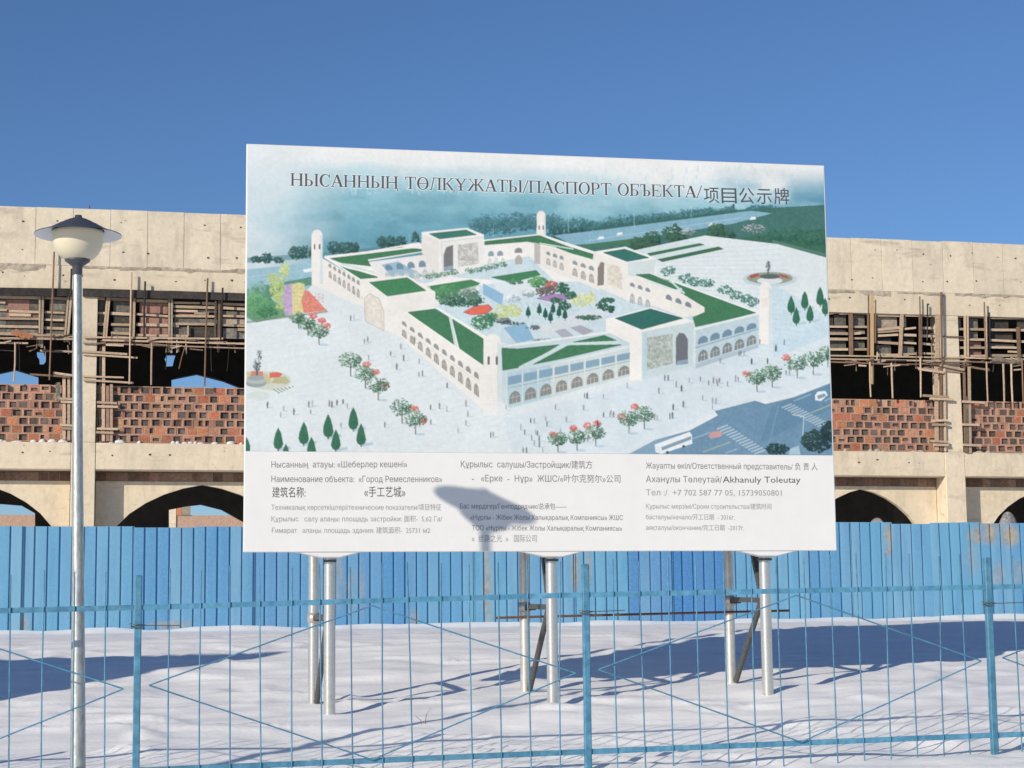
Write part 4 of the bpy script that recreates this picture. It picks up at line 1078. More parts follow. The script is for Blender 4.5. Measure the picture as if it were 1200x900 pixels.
# far roof run right of the gate to minaret 2 and down the right side
poly([(566, 281), (632, 274), (700, 296), (700, 330), (650, 330), (620, 300), (567, 310)], WHT)
Q = quad((567, 286), (625, 284), (625, 312), (567, 314)); windows(Q, 2, .05, .42, .3, .52, (126, 152, 168)); windows(Q, 3, .05, .45, .58, .95, (206, 212, 206), lite=(240, 240, 236)); windows(Q, 1, .58, .82, .2, .42, (128, 132, 132)); windows(Q, 1, .58, .82, .5, .9, (178, 170, 160))
poly([(568, 283), (632, 276), (668, 290), (690, 297), (694, 305), (650, 289), (618, 283), (568, 287)], GRN, 1, .08)
poly([(626, 284), (633, 286), (633, 310), (626, 309)], (196, 190, 182))
poly([(652, 290), (672, 291), (695, 298), (694, 306)], GRN, 1, .08); line((632, 285), (672, 292), 1.6, PATH)
line((632, 274.5), (698, 296), 1.6, (246, 246, 242))
Q = quad((633, 287), (702, 306), (702, 340), (633, 312)); poly([Q(0, 0), Q(1, 0), Q(1, 1), Q(0, 1)], (241, 237, 228))
windows(Q, 3, .08, .42, .2, .36, (140, 146, 150)); windows(Q, 3, .08, .42, .48, .8, (176, 172, 166), lite=(222, 218, 210)); windows(Q, 3, .52, .94, .24, .4, (140, 146, 150)); windows(Q, 3, .52, .94, .52, .84, (166, 160, 154), lite=(222, 218, 210))
# right gate block
poly([(695, 295), (733, 289), (768, 303), (770, 322), (736, 340), (735, 352), (700, 336)], WHT)
poly([(707, 296), (732, 292), (760, 302), (735, 306.5)], (52, 116, 104), 1, .06)
poly([(735, 308), (769, 304), (766, 322), (736, 325)], (214, 226, 226)); poly([(695, 296), (735, 309), (735, 352), (699, 336)], (241, 238, 230))
poly([(700, 335), (700.5, 314), (704, 307), (708, 308), (707.5, 334)], (138, 132, 120)); poly([(711, 309), (729, 313), (729, 340), (711, 332)], (228, 220, 206), 1, .12)
# right side run
Q = quad((735, 323), (826, 353), (829, 373), (735, 352)); poly([Q(0, 0), Q(1, .0), Q(1, 1), Q(0, 1)], (243, 240, 232)); poly([(735, 322), (830, 357), (828, 367), (800, 372), (735, 345)], (243, 240, 232))
poly([(745, 322), (762, 321), (797, 337), (792, 339)], GRN, 1, .08); poly([(764, 320), (888, 367), (815, 383), (812, 372), (826, 366), (826, 360), (798, 343), (800, 338)], GRN, 1, .08)
line((762, 320), (890, 367), 1.8, (244, 246, 242)); line((783, 327), (802, 344), 2.4, PATH)
windows(quad((735, 328), (765, 338), (765, 350), (735, 340)), 3, .05, .95, .1, .5, (136, 142, 150)); windows(quad((778, 342), (812, 355), (812, 364), (778, 352)), 3, .0, 1, .1, .75, (120, 130, 140))
windows(quad((735, 340), (765, 352), (765, 362), (735, 354)), 3, .05, .95, .1, 1, (170, 172, 172), lite=(226, 226, 222))
# courtyard garden
poly([(500, 336), (552, 328), (562, 332), (556, 338), (512, 352)], (70, 134, 88), 1, .08); poly([(496, 332), (502, 331), (508, 348), (560, 334), (562, 340), (508, 360)], (238, 240, 236), .7)
poly([(576, 325), (628, 317), (633, 322), (600, 331)], (64, 130, 84), 1, .08); poly([(574, 326), (600, 332), (634, 323), (640, 345), (590, 352)], (226, 236, 238), .9)
poly([(566, 332), (590, 345), (588, 358), (566, 345)], (140, 184, 214), .9)
for x, y, rx, ry, cl, n in [(525, 342, 12, 8, [(96, 160, 100), (74, 136, 86)], 60), (540, 350, 22, 9, [(64, 108, 84), (48, 90, 74), (84, 124, 100)], 130), (550, 343, 9, 5, [(150, 164, 158), (92, 126, 108)], 50), (565, 378, 12, 8, [(58, 116, 78), (74, 134, 88)], 80), (588, 366, 10, 8, [(204, 214, 150), (188, 202, 130)], 60), (602, 364, 8, 7, [(206, 216, 154), (192, 204, 136)], 50),
                            (630, 330, 10, 6, [(84, 146, 88), (104, 164, 104), (58, 116, 74)], 70), (646, 335, 8, 5, [(190, 108, 92), (120, 90, 88)], 50), (640, 342, 12, 5, [(88, 84, 84), (110, 100, 98)], 50), (660, 338, 6, 6, [(42, 88, 68), (54, 104, 78)], 50), (680, 352, 12, 7, [(206, 214, 152), (222, 226, 176)], 80), (692, 349, 6, 7, [(208, 216, 160)], 40), (662, 358, 6, 5, [(46, 92, 72)], 40)]:
    clump((x, y), rx, ry, cl, n)
poly([(543, 366), (556, 359), (572, 357), (577, 362), (570, 368), (552, 369)], (226, 110, 90), 1, .08); poly([(629, 350), (645, 345), (663, 345), (668, 350), (650, 354)], (170, 136, 184), 1, .06)
poly([(640, 395), (724, 365), (712, 362), (668, 368), (630, 385)], (216, 224, 228)); poly([(650, 388), (662, 385), (674, 395), (662, 398)], (172, 172, 184), .9); poly([(668, 384), (680, 381), (696, 388), (684, 393)], (168, 166, 178), .9)
poly([(590, 384), (616, 378), (626, 398), (605, 402)], (142, 186, 214), .95); clump((640, 399), 16, 2, [(120, 126, 130), (96, 108, 112)], 30, (.8, 1.5)); clump((600, 379), 14, 1.6, [(60, 74, 74), (80, 92, 92)], 30, (.8, 1.5))
for i in range(3): clump((702 + i * 7, 358 + i * 2), 3, 4, [(40, 84, 66), (52, 98, 76)], 26)
for (x, y) in ((619, 367), (632, 364), (639, 369), (648, 363), (645, 373), (655, 367), (662, 370)):
    poly([(x, y - 9), (x + 2.5, y - 3), (x + 3, y + 2), (x, y + 4), (x - 3, y + 2), (x - 2.5, y - 3)], (38, 92, 78))
    line((x, y + 4), (x, y + 6), .8, (60, 70, 70))
for x, y, rx, ry, cl, n in [(530, 352, 16, 6, [(44, 84, 70), (58, 102, 82), (86, 130, 102)], 90), (556, 352, 10, 6, [(52, 92, 76), (96, 136, 112)], 60), (512, 345, 9, 5, [(70, 120, 86), (98, 150, 108)], 50), (575, 372, 8, 5, [(54, 104, 76), (84, 140, 98)], 50),
                            (604, 330, 9, 3, [(92, 140, 112), (70, 118, 92)], 40), (618, 344, 8, 4, [(214, 222, 224), (150, 170, 170)], 40), (652, 352, 6, 3, [(60, 100, 80)], 30), (668, 346, 7, 4, [(50, 96, 76), (70, 118, 92)], 40), (712, 352, 8, 3, [(60, 104, 84)], 40), (600, 350, 9, 4, [(226, 234, 236), (170, 190, 198)], 40),
                            (590, 376, 8, 3, [(70, 84, 84), (120, 132, 134)], 36), (690, 372, 14, 2.5, [(58, 96, 80), (80, 116, 98)], 50), (625, 384, 7, 2, [(120, 130, 134), (90, 102, 106)], 24)]:
    clump((x, y), rx, ry, cl, n)
for i in range(14): line((600 + i * 8, 352 + rs.uniform(-3, 3)), (606 + i * 8, 360 + rs.uniform(-3, 6)), .7, (176, 194, 204), .7)
# small trees before the back gate
for i in range(9): clump((503 + i * 9.5 + (10 if i > 3 else 0), 324 - i * 1.7), 5, 3, [(96, 140, 116), (76, 122, 100), (130, 166, 146)], 24, (.8, 1.7))
for x, y in ((783, 318), (803, 326), (815, 330), (828, 332), (850, 340), (862, 346), (874, 350), (882, 354)): clump((x, y), 8, 5, [(74, 128, 112), (56, 104, 94), (98, 150, 132)], 40, (1, 2))
# left front run : gate, roof, arcaded wall
poly([(366, 296), (424, 329), (470, 360), (470, 378), (440, 366), (366, 334)], (244, 240, 232))
Q = quad((384, 306), (428, 331), (428, 358), (384, 327)); windows(Q, 8, 0, 1, .06, .28, (150, 150, 146)); windows(Q, 8, 0, 1, .46, .86, (150, 148, 144), lite=(216, 212, 204))
line((380, 301), (424, 329), 1.8, (248, 246, 240))
poly([(423, 327), (477, 323), (510, 342), (510, 362), (476, 367), (476, 398), (438, 380), (424, 352)], (245, 242, 234))
poly([(433, 331), (477, 325.5), (499, 340.5), (454, 347)], (66, 132, 86), 1, .06); poly([(454, 348), (510, 343), (510, 361), (476, 366), (454, 372)], (240, 238, 230))
poly([(427, 350), (433, 344), (444, 350), (450, 366), (450, 388), (428, 376)], (237, 230, 218), 1, .06); pline([(429, 374), (430, 352), (437, 348), (446, 360), (448, 386)], .7, (222, 212, 200))
poly([(474, 364), (508, 360), (571, 397), (571, 484), (474, 400)], (244, 241, 233))
poly([(478, 366), (510, 362), (526, 372), (532, 405)], GRN, 1, .08); poly([(530, 374), (566, 397), (567, 428), (539, 410)], GRN, 1, .08)
line((527, 371), (535, 408), 2.8, PATH); line((511, 360), (571, 396), 2.0, (246, 246, 240)); line((474, 365), (567, 430), 2.4, (247, 244, 237))
Q = quad((469, 373), (563, 438), (563, 468), (469, 392)); windows(Q, 10, 0, 1, .04, .28, (146, 146, 142)); windows(Q, 10, 0, 1, .5, .98, (150, 146, 138), lite=(214, 208, 198))
line((469, 384), (563, 449), .5, (226, 222, 212))
# front run : from the corner minaret to the front gate
poly([(588, 404), (612, 403), (640, 400), (724, 386), (741, 405), (741, 440), (594, 480), (588, 470)], SHD2)
poly([(588, 408), (606, 409), (655, 404), (612, 430), (589, 434)], GRN, 1, .08); poly([(625, 427), (666, 405), (728, 404), (660, 420)], GRN, 1, .08); poly([(672, 401), (708, 393), (722, 399)], GRN, 1, .08)
pline([(608, 431), (664, 403), (728, 401)], 2.6, PATH); line((590, 406), (724, 388), 2, (240, 244, 240)); line((594, 441), (738, 406), 3.4, (226, 234, 234))
Q = quad((594, 437), (740, 409), (740, 440), (594, 478)); poly([Q(0, 0), Q(1, 0), Q(1, 1), Q(0, 1)], (188, 212, 218), 1, .04); poly([Q(.35, 0), Q(1, 0), Q(1, 1), Q(.35, 1)], (222, 226, 220), .7)
windows(Q, 8, .0, 1, .12, .36, (126, 162, 184), False, .86); windows(Q, 8, .0, 1, .56, .92, (132, 134, 130), True, .72, lite=(232, 224, 204)); line(Q(0, .45), Q(1, .44), .8, (150, 172, 178))
for i in range(9): line(Q(i / 8, .02), Q(i / 8, 1), .8, (226, 232, 230))
# front gate block
poly([(710, 374), (762, 360), (813, 376), (812, 428), (742, 446), (738, 446), (738, 400), (710, 386)], WHT)
poly([(721, 373), (762, 362), (800, 373), (752, 386)], (46, 108, 96), 1, .06); poly([(710, 376), (751, 389), (752, 446), (738, 444), (738, 402), (710, 388)], (246, 243, 236)); poly([(752, 389), (813, 377), (812, 428), (752, 446)], (206, 222, 224))
poly([(758, 396), (788, 391), (788, 426), (758, 434)], (180, 190, 182), 1, .25); poly([(754, 391), (758, 390), (758, 440), (753, 443)], (190, 216, 226), .8)
poly([(792, 428), (792, 396), (796, 390), (802, 391), (806, 398), (806, 426)], (112, 116, 122)); poly([(792, 428), (806, 425), (806, 421), (794, 423)], (150, 170, 190))
for _ in range(260): ell((rs.uniform(759, 787), rs.uniform(397, 426)), .7, .7, rs.choice([(208, 210, 200), (160, 172, 166)]), .7, n=6)
# right front run
Q = quad((815, 384), (889, 366), (889, 403), (815, 427)); poly([Q(0, 0), Q(1, 0), Q(1, 1), Q(0, 1)], (196, 216, 222), 1, .04); line((814, 386), (890, 367), 2.6, (236, 240, 238))
windows(Q, 5, .02, .98, .28, .48, (108, 138, 160), True, .8); windows(Q, 5, .02, .98, .66, .96, (120, 128, 132), True, .78, lite=(238, 232, 214)); line(Q(0, .55), Q(1, .53), .9, (128, 156, 172)); poly([Q(0, 1), Q(1, 1), Q(1, 1.12), Q(0, 1.12)], (164, 186, 200), .7)
# minarets
def minaret(x, y0, y1, w, tone=(244, 241, 234), sh=(206, 222, 226), win=None):
    h = w / 2
    pts = [(x - h, y1), (x - h, y0 + h * 1.3)] + [(x + h * math.cos(math.pi - math.pi * i / 8), y0 + h * 1.2 - h * 1.2 * math.sin(math.pi * i / 8)) for i in range(1, 8)] + [(x + h, y0 + h * 1.3), (x + h * 1.05, y1)]
    poly(pts, tone); poly([(x + h * .55, y0 + h * .8), (x + h, y0 + h * 1.4), (x + h * 1.05, y1), (x + h * .5, y1)], sh, .7)
    if win:
        for dx in (-.42, .48): poly([(x + dx * h - h * .13, win), (x + dx * h, win - h * .2), (x + dx * h + h * .13, win), (x + dx * h + h * .13, win + h * .8), (x + dx * h - h * .13, win + h * .8)], (110, 108, 106))
minaret(371.5, 269, 333, 13, win=287); minaret(634, 247, 276, 10.5, win=265); minaret(577, 391, 486, 21, win=419); minaret(897, 330, 404, 14)
for j in range(16): line((567, 440 + j * 3), (588, 439 + j * 3), .4, (228, 226, 220), .7)
poly([(586, 470), (600, 480), (590, 486), (566, 488), (566, 474)], (236, 238, 236), .6)
# monuments
ell((318, 449), 29, 14, (226, 234, 232), .9); ell((316, 446), 25, 11, (208, 214, 196), .9)
poly([(289, 436), (300, 434), (318, 440), (316, 450), (289, 452)], (206, 196, 150), .9); poly([(316, 437), (325, 436), (331, 438), (328, 442), (316, 443)], (220, 108, 92)); poly([(322, 443), (334, 441), (340, 447), (336, 450), (318, 449)], (190, 186, 142)); poly([(295, 435), (308, 435), (308, 442), (293, 442)], (208, 138, 120))
ell((300, 449), 12, 5, (152, 166, 166)); ell((300, 446), 12, 4, (182, 192, 190)); ell((300, 443), 10, 3, (158, 170, 170)); ell((303, 464), 14, 5, (216, 226, 220), .9)
for i in range(6): line((320 + i * 4.4, 456 - i * .6), (328 + i * 3.2, 461 - i * 1.5), 1.1, (140, 148, 142))
clump((301, 428), 4, 7, [(92, 102, 104), (120, 128, 130), (72, 84, 88)], 40, (.7, 1.6)); clump((304, 416), 3, 6, [(92, 102, 104), (120, 128, 130)], 26, (.6, 1.4)); line((301, 425), (301, 440), 2, (100, 108, 110))
ell((902, 327), 32, 9, (198, 216, 220), .8); ell((902, 326), 27, 7, (150, 158, 138), .95); ell((902, 329), 15, 4, (226, 232, 232)); ell((902, 324), 12, 3, (96, 104, 104)); poly([(878, 323), (888, 320), (890, 323), (880, 327)], (178, 92, 80)); poly([(912, 321), (922, 323), (926, 327), (916, 325)], (178, 92, 80))
clump((900, 312), 2.5, 6, [(84, 98, 106), (104, 118, 124)], 30, (.6, 1.3)); line((900, 306), (900, 322), 1.2, (88, 100, 106)); minaret(897, 330, 404, 14)
poly([(892, 350), (900, 349), (900, 360), (892, 361)], (232, 226, 214), .6)
# cypresses
def cyp(x, y, h):
    line((x, y), (x + h * .55, y - h * .1), h * .13, (176, 200, 214), .8)
    w = h * .22
    pts = [(x, y - h)]
    for t, k_ in ((.25, .55), (.5, .85), (.75, 1.0), (.92, .7)): pts.append((x + w * k_ + rs.uniform(-.3, .3), y - h + h * t))
    pts.append((x, y))
    for t, k_ in ((.92, .7), (.75, 1.0), (.5, .85), (.25, .55)): pts.append((x - w * k_ + rs.uniform(-.3, .3), y - h + h * t))
    poly(pts, (52, 112, 84)); clump((x + w * .25, y - h * .38), w * .6, h * .26, [(34, 82, 64), (66, 128, 96), (42, 96, 74)], 22, (.6, 1.1), .7); line((x, y - 1), (x, y + 2), 1.2, (86, 92, 86))
for x, y, h in ((326, 527, 26), (356, 521, 27), (384.5, 513, 28), (414, 504, 27), (423, 522, 26), (393.5, 528, 25), (365, 538, 26), (335, 540, 20), (289, 532, 20)): cyp(x, y, h)
for x, y, h in ((927, 367, 21), (943, 362, 21), (961, 358, 22), (933, 380, 20), (949, 377, 20), (967, 369, 20)): cyp(x, y, h)
# trees and parasols on the squares
def tree(x, y, h, red=()):
    ell((x + 5, y), 6, 1.4, (176, 200, 214), .7)
    line((x, y), (x, y - h * .5), 1, (96, 92, 84))
    for rx, ry in red:
        clump((x + rx, y - h + ry + 2), 4.4, 3.4, [(216, 112, 102), (206, 92, 88), (226, 136, 122)], 34, (.8, 1.7), .8)
    clump((x - 1, y - h * .62), h * .42, h * .30, [(84, 130, 100), (64, 108, 80), (112, 152, 120), (84, 110, 86)], 80, (.9, 1.9), .72)
    clump((x + h * .1, y - h * .55), h * .26, h * .2, [(48, 88, 66), (66, 104, 78)], 40, (.8, 1.6), .7)
for x, y, h, r in ((350, 385, 20, ()), (361, 393, 22, ((6, -3),)), (374, 404, 26, ((9, 2), (3, -4))), (411, 441, 30, ()), (428, 455, 28, ((2, -2), (12, 7))), (443, 469, 29, ((8, 9),)), (471, 496, 30, ()), (487, 509, 30, ((-1, -2), (9, 12)))): tree(x, y, h, r)
for x, y, h, r in ((654, 530, 25, ((-6, 2),)), (676, 528, 26, ((-4, -2),)), (698, 523, 26, ((2, -3), (-10, 0))), (737, 508, 28, ((-9, 6),)), (755, 503, 29, ((-11, 1),)), (887, 459, 27, ((-12, 4),)), (905, 454, 28, ()), (934, 443, 28, ((-13, 2),)), (953, 439, 29, ()), (970, 430, 26, ())): tree(x, y, h, r)
# road junction bottom right
poly([(736, 533), (768, 516), (808, 505), (842, 487), (838, 482), (885, 470), (897, 474), (930, 466), (974, 449), (977, 534)], (112, 148, 174), 1, .06)
poly([(905, 475), (930, 466), (974, 449), (976, 478), (930, 500), (890, 520), (900, 490)], (98, 138, 166), .8, .05); poly([(736, 533), (768, 516), (808, 507), (800, 515), (780, 532)], (134, 168, 188), .9)
for i in range(13):
    t = i / 12
    a = lerp((840, 503), (884, 532), t); line(a, (a[0] + 13, a[1] - 5), 1.5, (196, 212, 220), .9)
    a = lerp((916, 478), (958, 500), t); line(a, (a[0] + 12, a[1] - 5), 1.4, (196, 212, 220), .9)
for a, b in (((823, 530), (856, 518)), ((950, 484), (974, 474))): line(a, b, 1, (206, 206, 150), .8)
for a, b in (((812, 514), (832, 507)), ((930, 470), (950, 462)), ((850, 531), (864, 526)), ((966, 470), (974, 466)), ((795, 525), (812, 519))): line(a, b, 1, (190, 212, 224), .8)
line((912, 476), (898, 532), .8, (140, 170, 190))
poly([(767, 521), (808, 506), (811, 510), (811, 520), (775, 532), (768, 530)], (238, 242, 242)); poly([(775, 524), (810, 511), (810, 515), (776, 528)], (130, 158, 176)); poly([(767, 521), (775, 524), (775, 532), (768, 530)], (226, 236, 238)); ell((782, 530), 1.6, 1.4, (60, 66, 70)); ell((801, 523), 1.6, 1.4, (60, 66, 70))
poly([(830, 511), (834, 506), (843, 505), (847, 508), (844, 512), (833, 514)], (206, 160, 158)); poly([(955, 463), (958, 459), (967, 458), (970, 463), (962, 470), (955, 469)], (236, 240, 242)); poly([(957, 464), (966, 461), (968, 464), (959, 468)], (130, 156, 172))
line((940, 517), (942, 488), 1.1, (196, 212, 218)); line((942, 488), (928, 486), 1.0, (214, 226, 232))
clump((957, 517), 16, 12, [(32, 60, 60), (24, 50, 52), (44, 76, 72)], 190, (1.4, 3)); clump((970, 505), 8, 10, [(32, 60, 60), (24, 50, 52)], 90, (1.4, 3)); clump((910, 526), 13, 6, [(34, 64, 62), (26, 54, 54)], 90, (1.3, 2.6)); poly([(926, 526), (936, 522), (938, 533), (924, 533)], (176, 206, 218), .9)
# people
for x, y in tuple((rs.uniform(300, 560), rs.uniform(470, 505)) for _ in range(14)) + tuple((rs.uniform(600, 730), rs.uniform(485, 520)) for _ in range(14)) + tuple((rs.uniform(760, 860), rs.uniform(440, 478)) for _ in range(12)) + tuple((rs.uniform(395, 500), rs.uniform(385, 450)) for _ in range(8)) + tuple((rs.uniform(880, 965), rs.uniform(400, 425)) for _ in range(6)) + ((427, 400), (411, 373), (415, 372), (431, 398), (495, 438), (491, 439), (524, 452), (515, 476), (546, 473), (546, 496), (451, 498), (366, 473), (362, 474), (386, 473), (389, 474), (395, 472), (402, 471), (407, 476), (364, 483), (575, 510), (578, 509), (593, 478), (622, 493), (626, 493), (630, 508), (628, 507), (617, 528), (613, 528), (632, 521), (636, 528),
             (641, 497), (651, 477), (685, 464), (688, 464), (707, 465), (684, 478), (716, 483), (719, 486), (770, 490), (767, 489), (779, 443), (783, 443), (788, 487), (785, 488), (840, 447), (836, 446), (843, 446), (835, 470), (839, 470), (844, 423), (866, 415), (868, 414), (872, 414), (865, 445), (862, 444), (921, 437), (925, 437), (735, 452), (672, 518), (715, 486)):
    c = rs.choice([(72, 74, 80), (112, 118, 124), (152, 156, 162), (90, 92, 104), (136, 128, 128)]); k_ = rs.uniform(.7, 1.05)
    poly([(x - .9 * k_, y + 3.4 * k_), (x - 1 * k_, y - 2 * k_), (x - .3, y - 4.4 * k_), (x + .3, y - 4.4 * k_), (x + 1 * k_, y - 2 * k_), (x + .7 * k_, y + 3.4 * k_)], c, rs.uniform(.55, .9)); line((x + 1, y + 3.4), (x + 6, y + 2.6), 1, (172, 196, 210), .6)

# ---- lettering
def ring(cx, cy, rx, ry, ix, iy, a0, a1, n=18, sx=0.0):
    o_ = [(cx + rx * math.cos(math.radians(a0 + (a1 - a0) * i / n)), cy + ry * math.sin(math.radians(a0 + (a1 - a0) * i / n))) for i in range(n + 1)]
    i_ = [(cx + sx + ix * math.cos(math.radians(a0 + (a1 - a0) * i / n)), cy + iy * math.sin(math.radians(a0 + (a1 - a0) * i / n))) for i in range(n + 1)]
    return [[o_[k], o_[k + 1], i_[k + 1], i_[k]] for k in range(n)]
TK, TN_, SF = .128, .045, .07
def R(x0, y0, x1, y1): return [(x0, y0), (x1, y0), (x1, y1), (x0, y1)]
def stem(x, y0=0.0, y1=1.0, top=True, bot=True):
    o_ = [R(x, y0, x + TK, y1)]
    if bot: o_ += [R(x - SF, y0, x, y0 + .045), R(x + TK, y0, x + TK + SF, y0 + .045)]
    if top: o_ += [R(x - SF, y1 - .045, x, y1), R(x + TK, y1 - .045, x + TK + SF, y1)]
    return o_
def dg(x0, y0, x1, y1, w): return [(x0 - w / 2, y0), (x0 + w / 2, y0), (x1 + w / 2, y1), (x1 - w / 2, y1)]
def bowl(x, y0, y1, rx): return ring(x, (y0 + y1) / 2, rx, (y1 - y0) / 2, rx - TK, (y1 - y0) / 2 - TN_, -90, 90, 10)
def desc(x): return [R(x, -.2, x + .055, 0)]
GL = {}
GL['Н'] = (.92, stem(.09) + stem(.66) + [R(.235, .47, .66, .53)])
GL['Ң'] = (.96, GL['Н'][1] + [R(.805, -.2, .86, .0)])
soft = stem(.09) + [R(.235, 0, .34, TN_), R(.235, .48, .34, .53)] + bowl(.34, 0, .53, .26)
GL['Ь'] = (.68, soft); GL['Ы'] = (1.02, soft + stem(.78))
GL['Ъ'] = (.80, [[(x + .16, y) for x, y in p] for p in stem(.09, 0, 1, False) + [R(.235, 0, .30, TN_), R(.235, .48, .30, .53)] + bowl(.30, 0, .53, .26)] + [R(.02, .95, .26, 1), R(.02, .78, .065, .95)])
GL['С'] = (.80, ring(.42, .5, .38, .52, .25, .47, 42, 318, 22, .03) + [R(.68, .70, .725, 1.0)])
GL['А'] = (.86, [dg(.10, 0, .42, 1, .055), dg(.72, 0, .42, .98, .16), R(.20, .31, .62, .36), R(.0, 0, .07, .045), R(.13, 0, .22, .045), R(.55, 0, .64, .045), R(.80, 0, .86, .045)])
GL['Т'] = (.80, stem(.32, 0, .95, False) + [R(.03, .95, .76, 1), R(.03, .76, .075, .95), R(.715, .76, .76, .95)])
GL['О'] = (.90, ring(.44, .5, .40, .52, .26, .47, 0, 360, 30)); GL['Ө'] = (.90, GL['О'][1] + [R(.19, .475, .69, .525)])
GL['Л'] = (.88, stem(.62, 0, .95, False) + [dg(.13, .05, .30, .95, .06), R(.22, .95, .84, 1), R(.0, 0, .16, .06)])
kk = stem(.09) + [dg(.25, .47, .66, .96, .06), dg(.72, .0, .36, .56, .15), R(.56, .955, .80, 1), R(.80, 0, .86, .045)]
GL['К'] = (.86, kk); GL['Қ'] = (.88, kk + [R(.79, -.2, .845, 0)])
GL['Ұ'] = (.86, stem(.35, 0, .5, False) + [dg(.42, .48, .13, .97, .145), dg(.44, .48, .72, .97, .06), R(.0, .955, .07, 1), R(.2, .955, .28, 1), R(.58, .955, .68, 1), R(.76, .955, .86, 1), R(.18, .29, .345, .34), R(.50, .29, .68, .34)])
GL['Ж'] = (1.22, stem(.54) + [dg(.54, .46, .18, .96, .06), dg(.68, .46, 1.04, .96, .06), dg(.11, 0, .44, .56, .14), dg(1.11, 0, .78, .56, .14), R(.08, .955, .28, 1), R(.94, .955, 1.14, 1), R(-.02, 0, .03, .045), R(1.19, 0, 1.24, .045)])
GL['П'] = (.92, stem(.09, 0, .95, False) + stem(.66, 0, .95, False) + [R(.01, .951, .89, 1)])
GL['Р'] = (.72, stem(.09) + [R(.32, .951, .36, 1), R(.235, .44, .36, .49)] + bowl(.36, .44, 1, .28))
GL['Б'] = (.76, stem(.09, 0, .95, False) + [R(.02, .951, .66, 1), R(.615, .76, .66, .95), R(.32, 0, .36, TN_), R(.235, .48, .36, .53)] + bowl(.36, 0, .53, .27))
GL['Е'] = (.78, stem(.09, 0, 1, True, True) + [R(.32, 0, .70, .05), R(.655, .05, .70, .24), R(.32, .95, .68, 1), R(.635, .78, .68, .95), R(.235, .475, .5, .525), R(.46, .39, .5, .61)])
GL['/'] = (.42, [dg(.02, -.04, .38, 1.04, .06)])
GL[' '] = (.38, [])
def text_width(t): return sum(GL[c][0] for c in t)
t0, t1 = art(340, 217.5), art(823, 232)
TITLE = 'НЫСАННЫҢ ТӨЛҚҰЖАТЫ/ПАСПОРТ ОБЪЕКТА/'
sc_x = math.hypot(t1[0] - t0[0], t1[1] - t0[1]) / text_width(TITLE)
CAP = art(340, 203)[1] - art(340, 217.5)[1]
ang = math.atan2(t1[1] - t0[1], t1[0] - t0[0])
title_polys, title_of = [], []
x = 0
for k_n, ch in enumerate(TITLE):
    w, ps = GL[ch]
    for p in ps:
        title_of.append(k_n); title_polys.append([(t0[0] + ((x + a) * sc_x) * math.cos(ang), t0[1] + b * CAP + ((x + a) * sc_x) * math.sin(ang)) for a, b in p])
    x += w
def board_to_c(p): return (p[0] - AX0) / (AX1 - AX0) * CWd, (AZ1 - p[1]) / (AZ1 - AZ0) * CHt
for p in title_polys:                                                  # pale halo printed round the letters
    q = [board_to_c(v_) for v_ in p]
    for k_ in range(8):
        dx, dy = 3.0 * math.cos(k_ * math.pi / 4), 3.0 * math.sin(k_ * math.pi / 4)
        cpoly([(a + dx, b + dy) for a, b in q], (236, 242, 244), .6)
for k_ in range(5):
    for r_ in (11, 9.5, 8): ell((834 + k_ * 20.6, 229 + k_ * .35), r_, r_ * .95, (228, 239, 242), .16)

# canvas to sheet
img = CV.reshape(NYc, SSC, NXc, SSC, 3).mean((1, 3))
soft = img.copy()                                   # ink spread of the large-format print
soft[1:-1, 1:-1] = (img[1:-1, 1:-1] * 12 + img[:-2, 1:-1] + img[2:, 1:-1] + img[1:-1, :-2] + img[1:-1, 2:]) / 16
yy_, xx_ = np.mgrid[0:NYc, 0:NXc]
blot = fbm(xx_ / 60.0, yy_ / 60.0, 77, 4) - .5
fine = fbm(xx_ / 5.0, yy_ / 5.0, 78, 3) - .5
img = soft * (1 + blot * .06 + fine * .05)[..., None]
img = img * .975 + .015
img = np.clip(img + (RNG.random(img.shape[:2])[..., None] - .5) * .018, 0, 1)
lin = np.where(img <= .04045, img / 12.92, ((img + .055) / 1.055) ** 2.4) * .83
xs = SX0 + AX0 + (np.arange(NXc) + .5) / NXc * (AX1 - AX0)
zs = SZ0 + AZ1 - (np.arange(NYc) + .5) / NYc * (AZ1 - AZ0)
XX, ZZ = np.meshgrid(xs, zs)
me = grid_mesh('printed_picture', XX, np.full(XX.shape, -.003), ZZ, False)
ca = me.color_attributes.new('print', 'FLOAT_COLOR', 'POINT')
ca.data.foreach_set('color', np.concatenate([lin, np.ones(lin.shape[:2] + (1,))], -1).astype(np.float32).ravel())
pm = bpy.data.materials.new('printed_vinyl'); pm.use_nodes = True
pb = pm.node_tree.nodes['Principled BSDF']; pb.inputs['Roughness'].default_value = .45
at_ = pm.node_tree.nodes.new('ShaderNodeAttribute'); at_.attribute_name = 'print'
pm.node_tree.links.new(at_.outputs['Color'], pb.inputs['Base Color'])
ripple(pm)
pic = obj('printed_picture', me, pm, panel)
tag(pic, 'printed aerial picture of a white arcaded complex with green roofs')
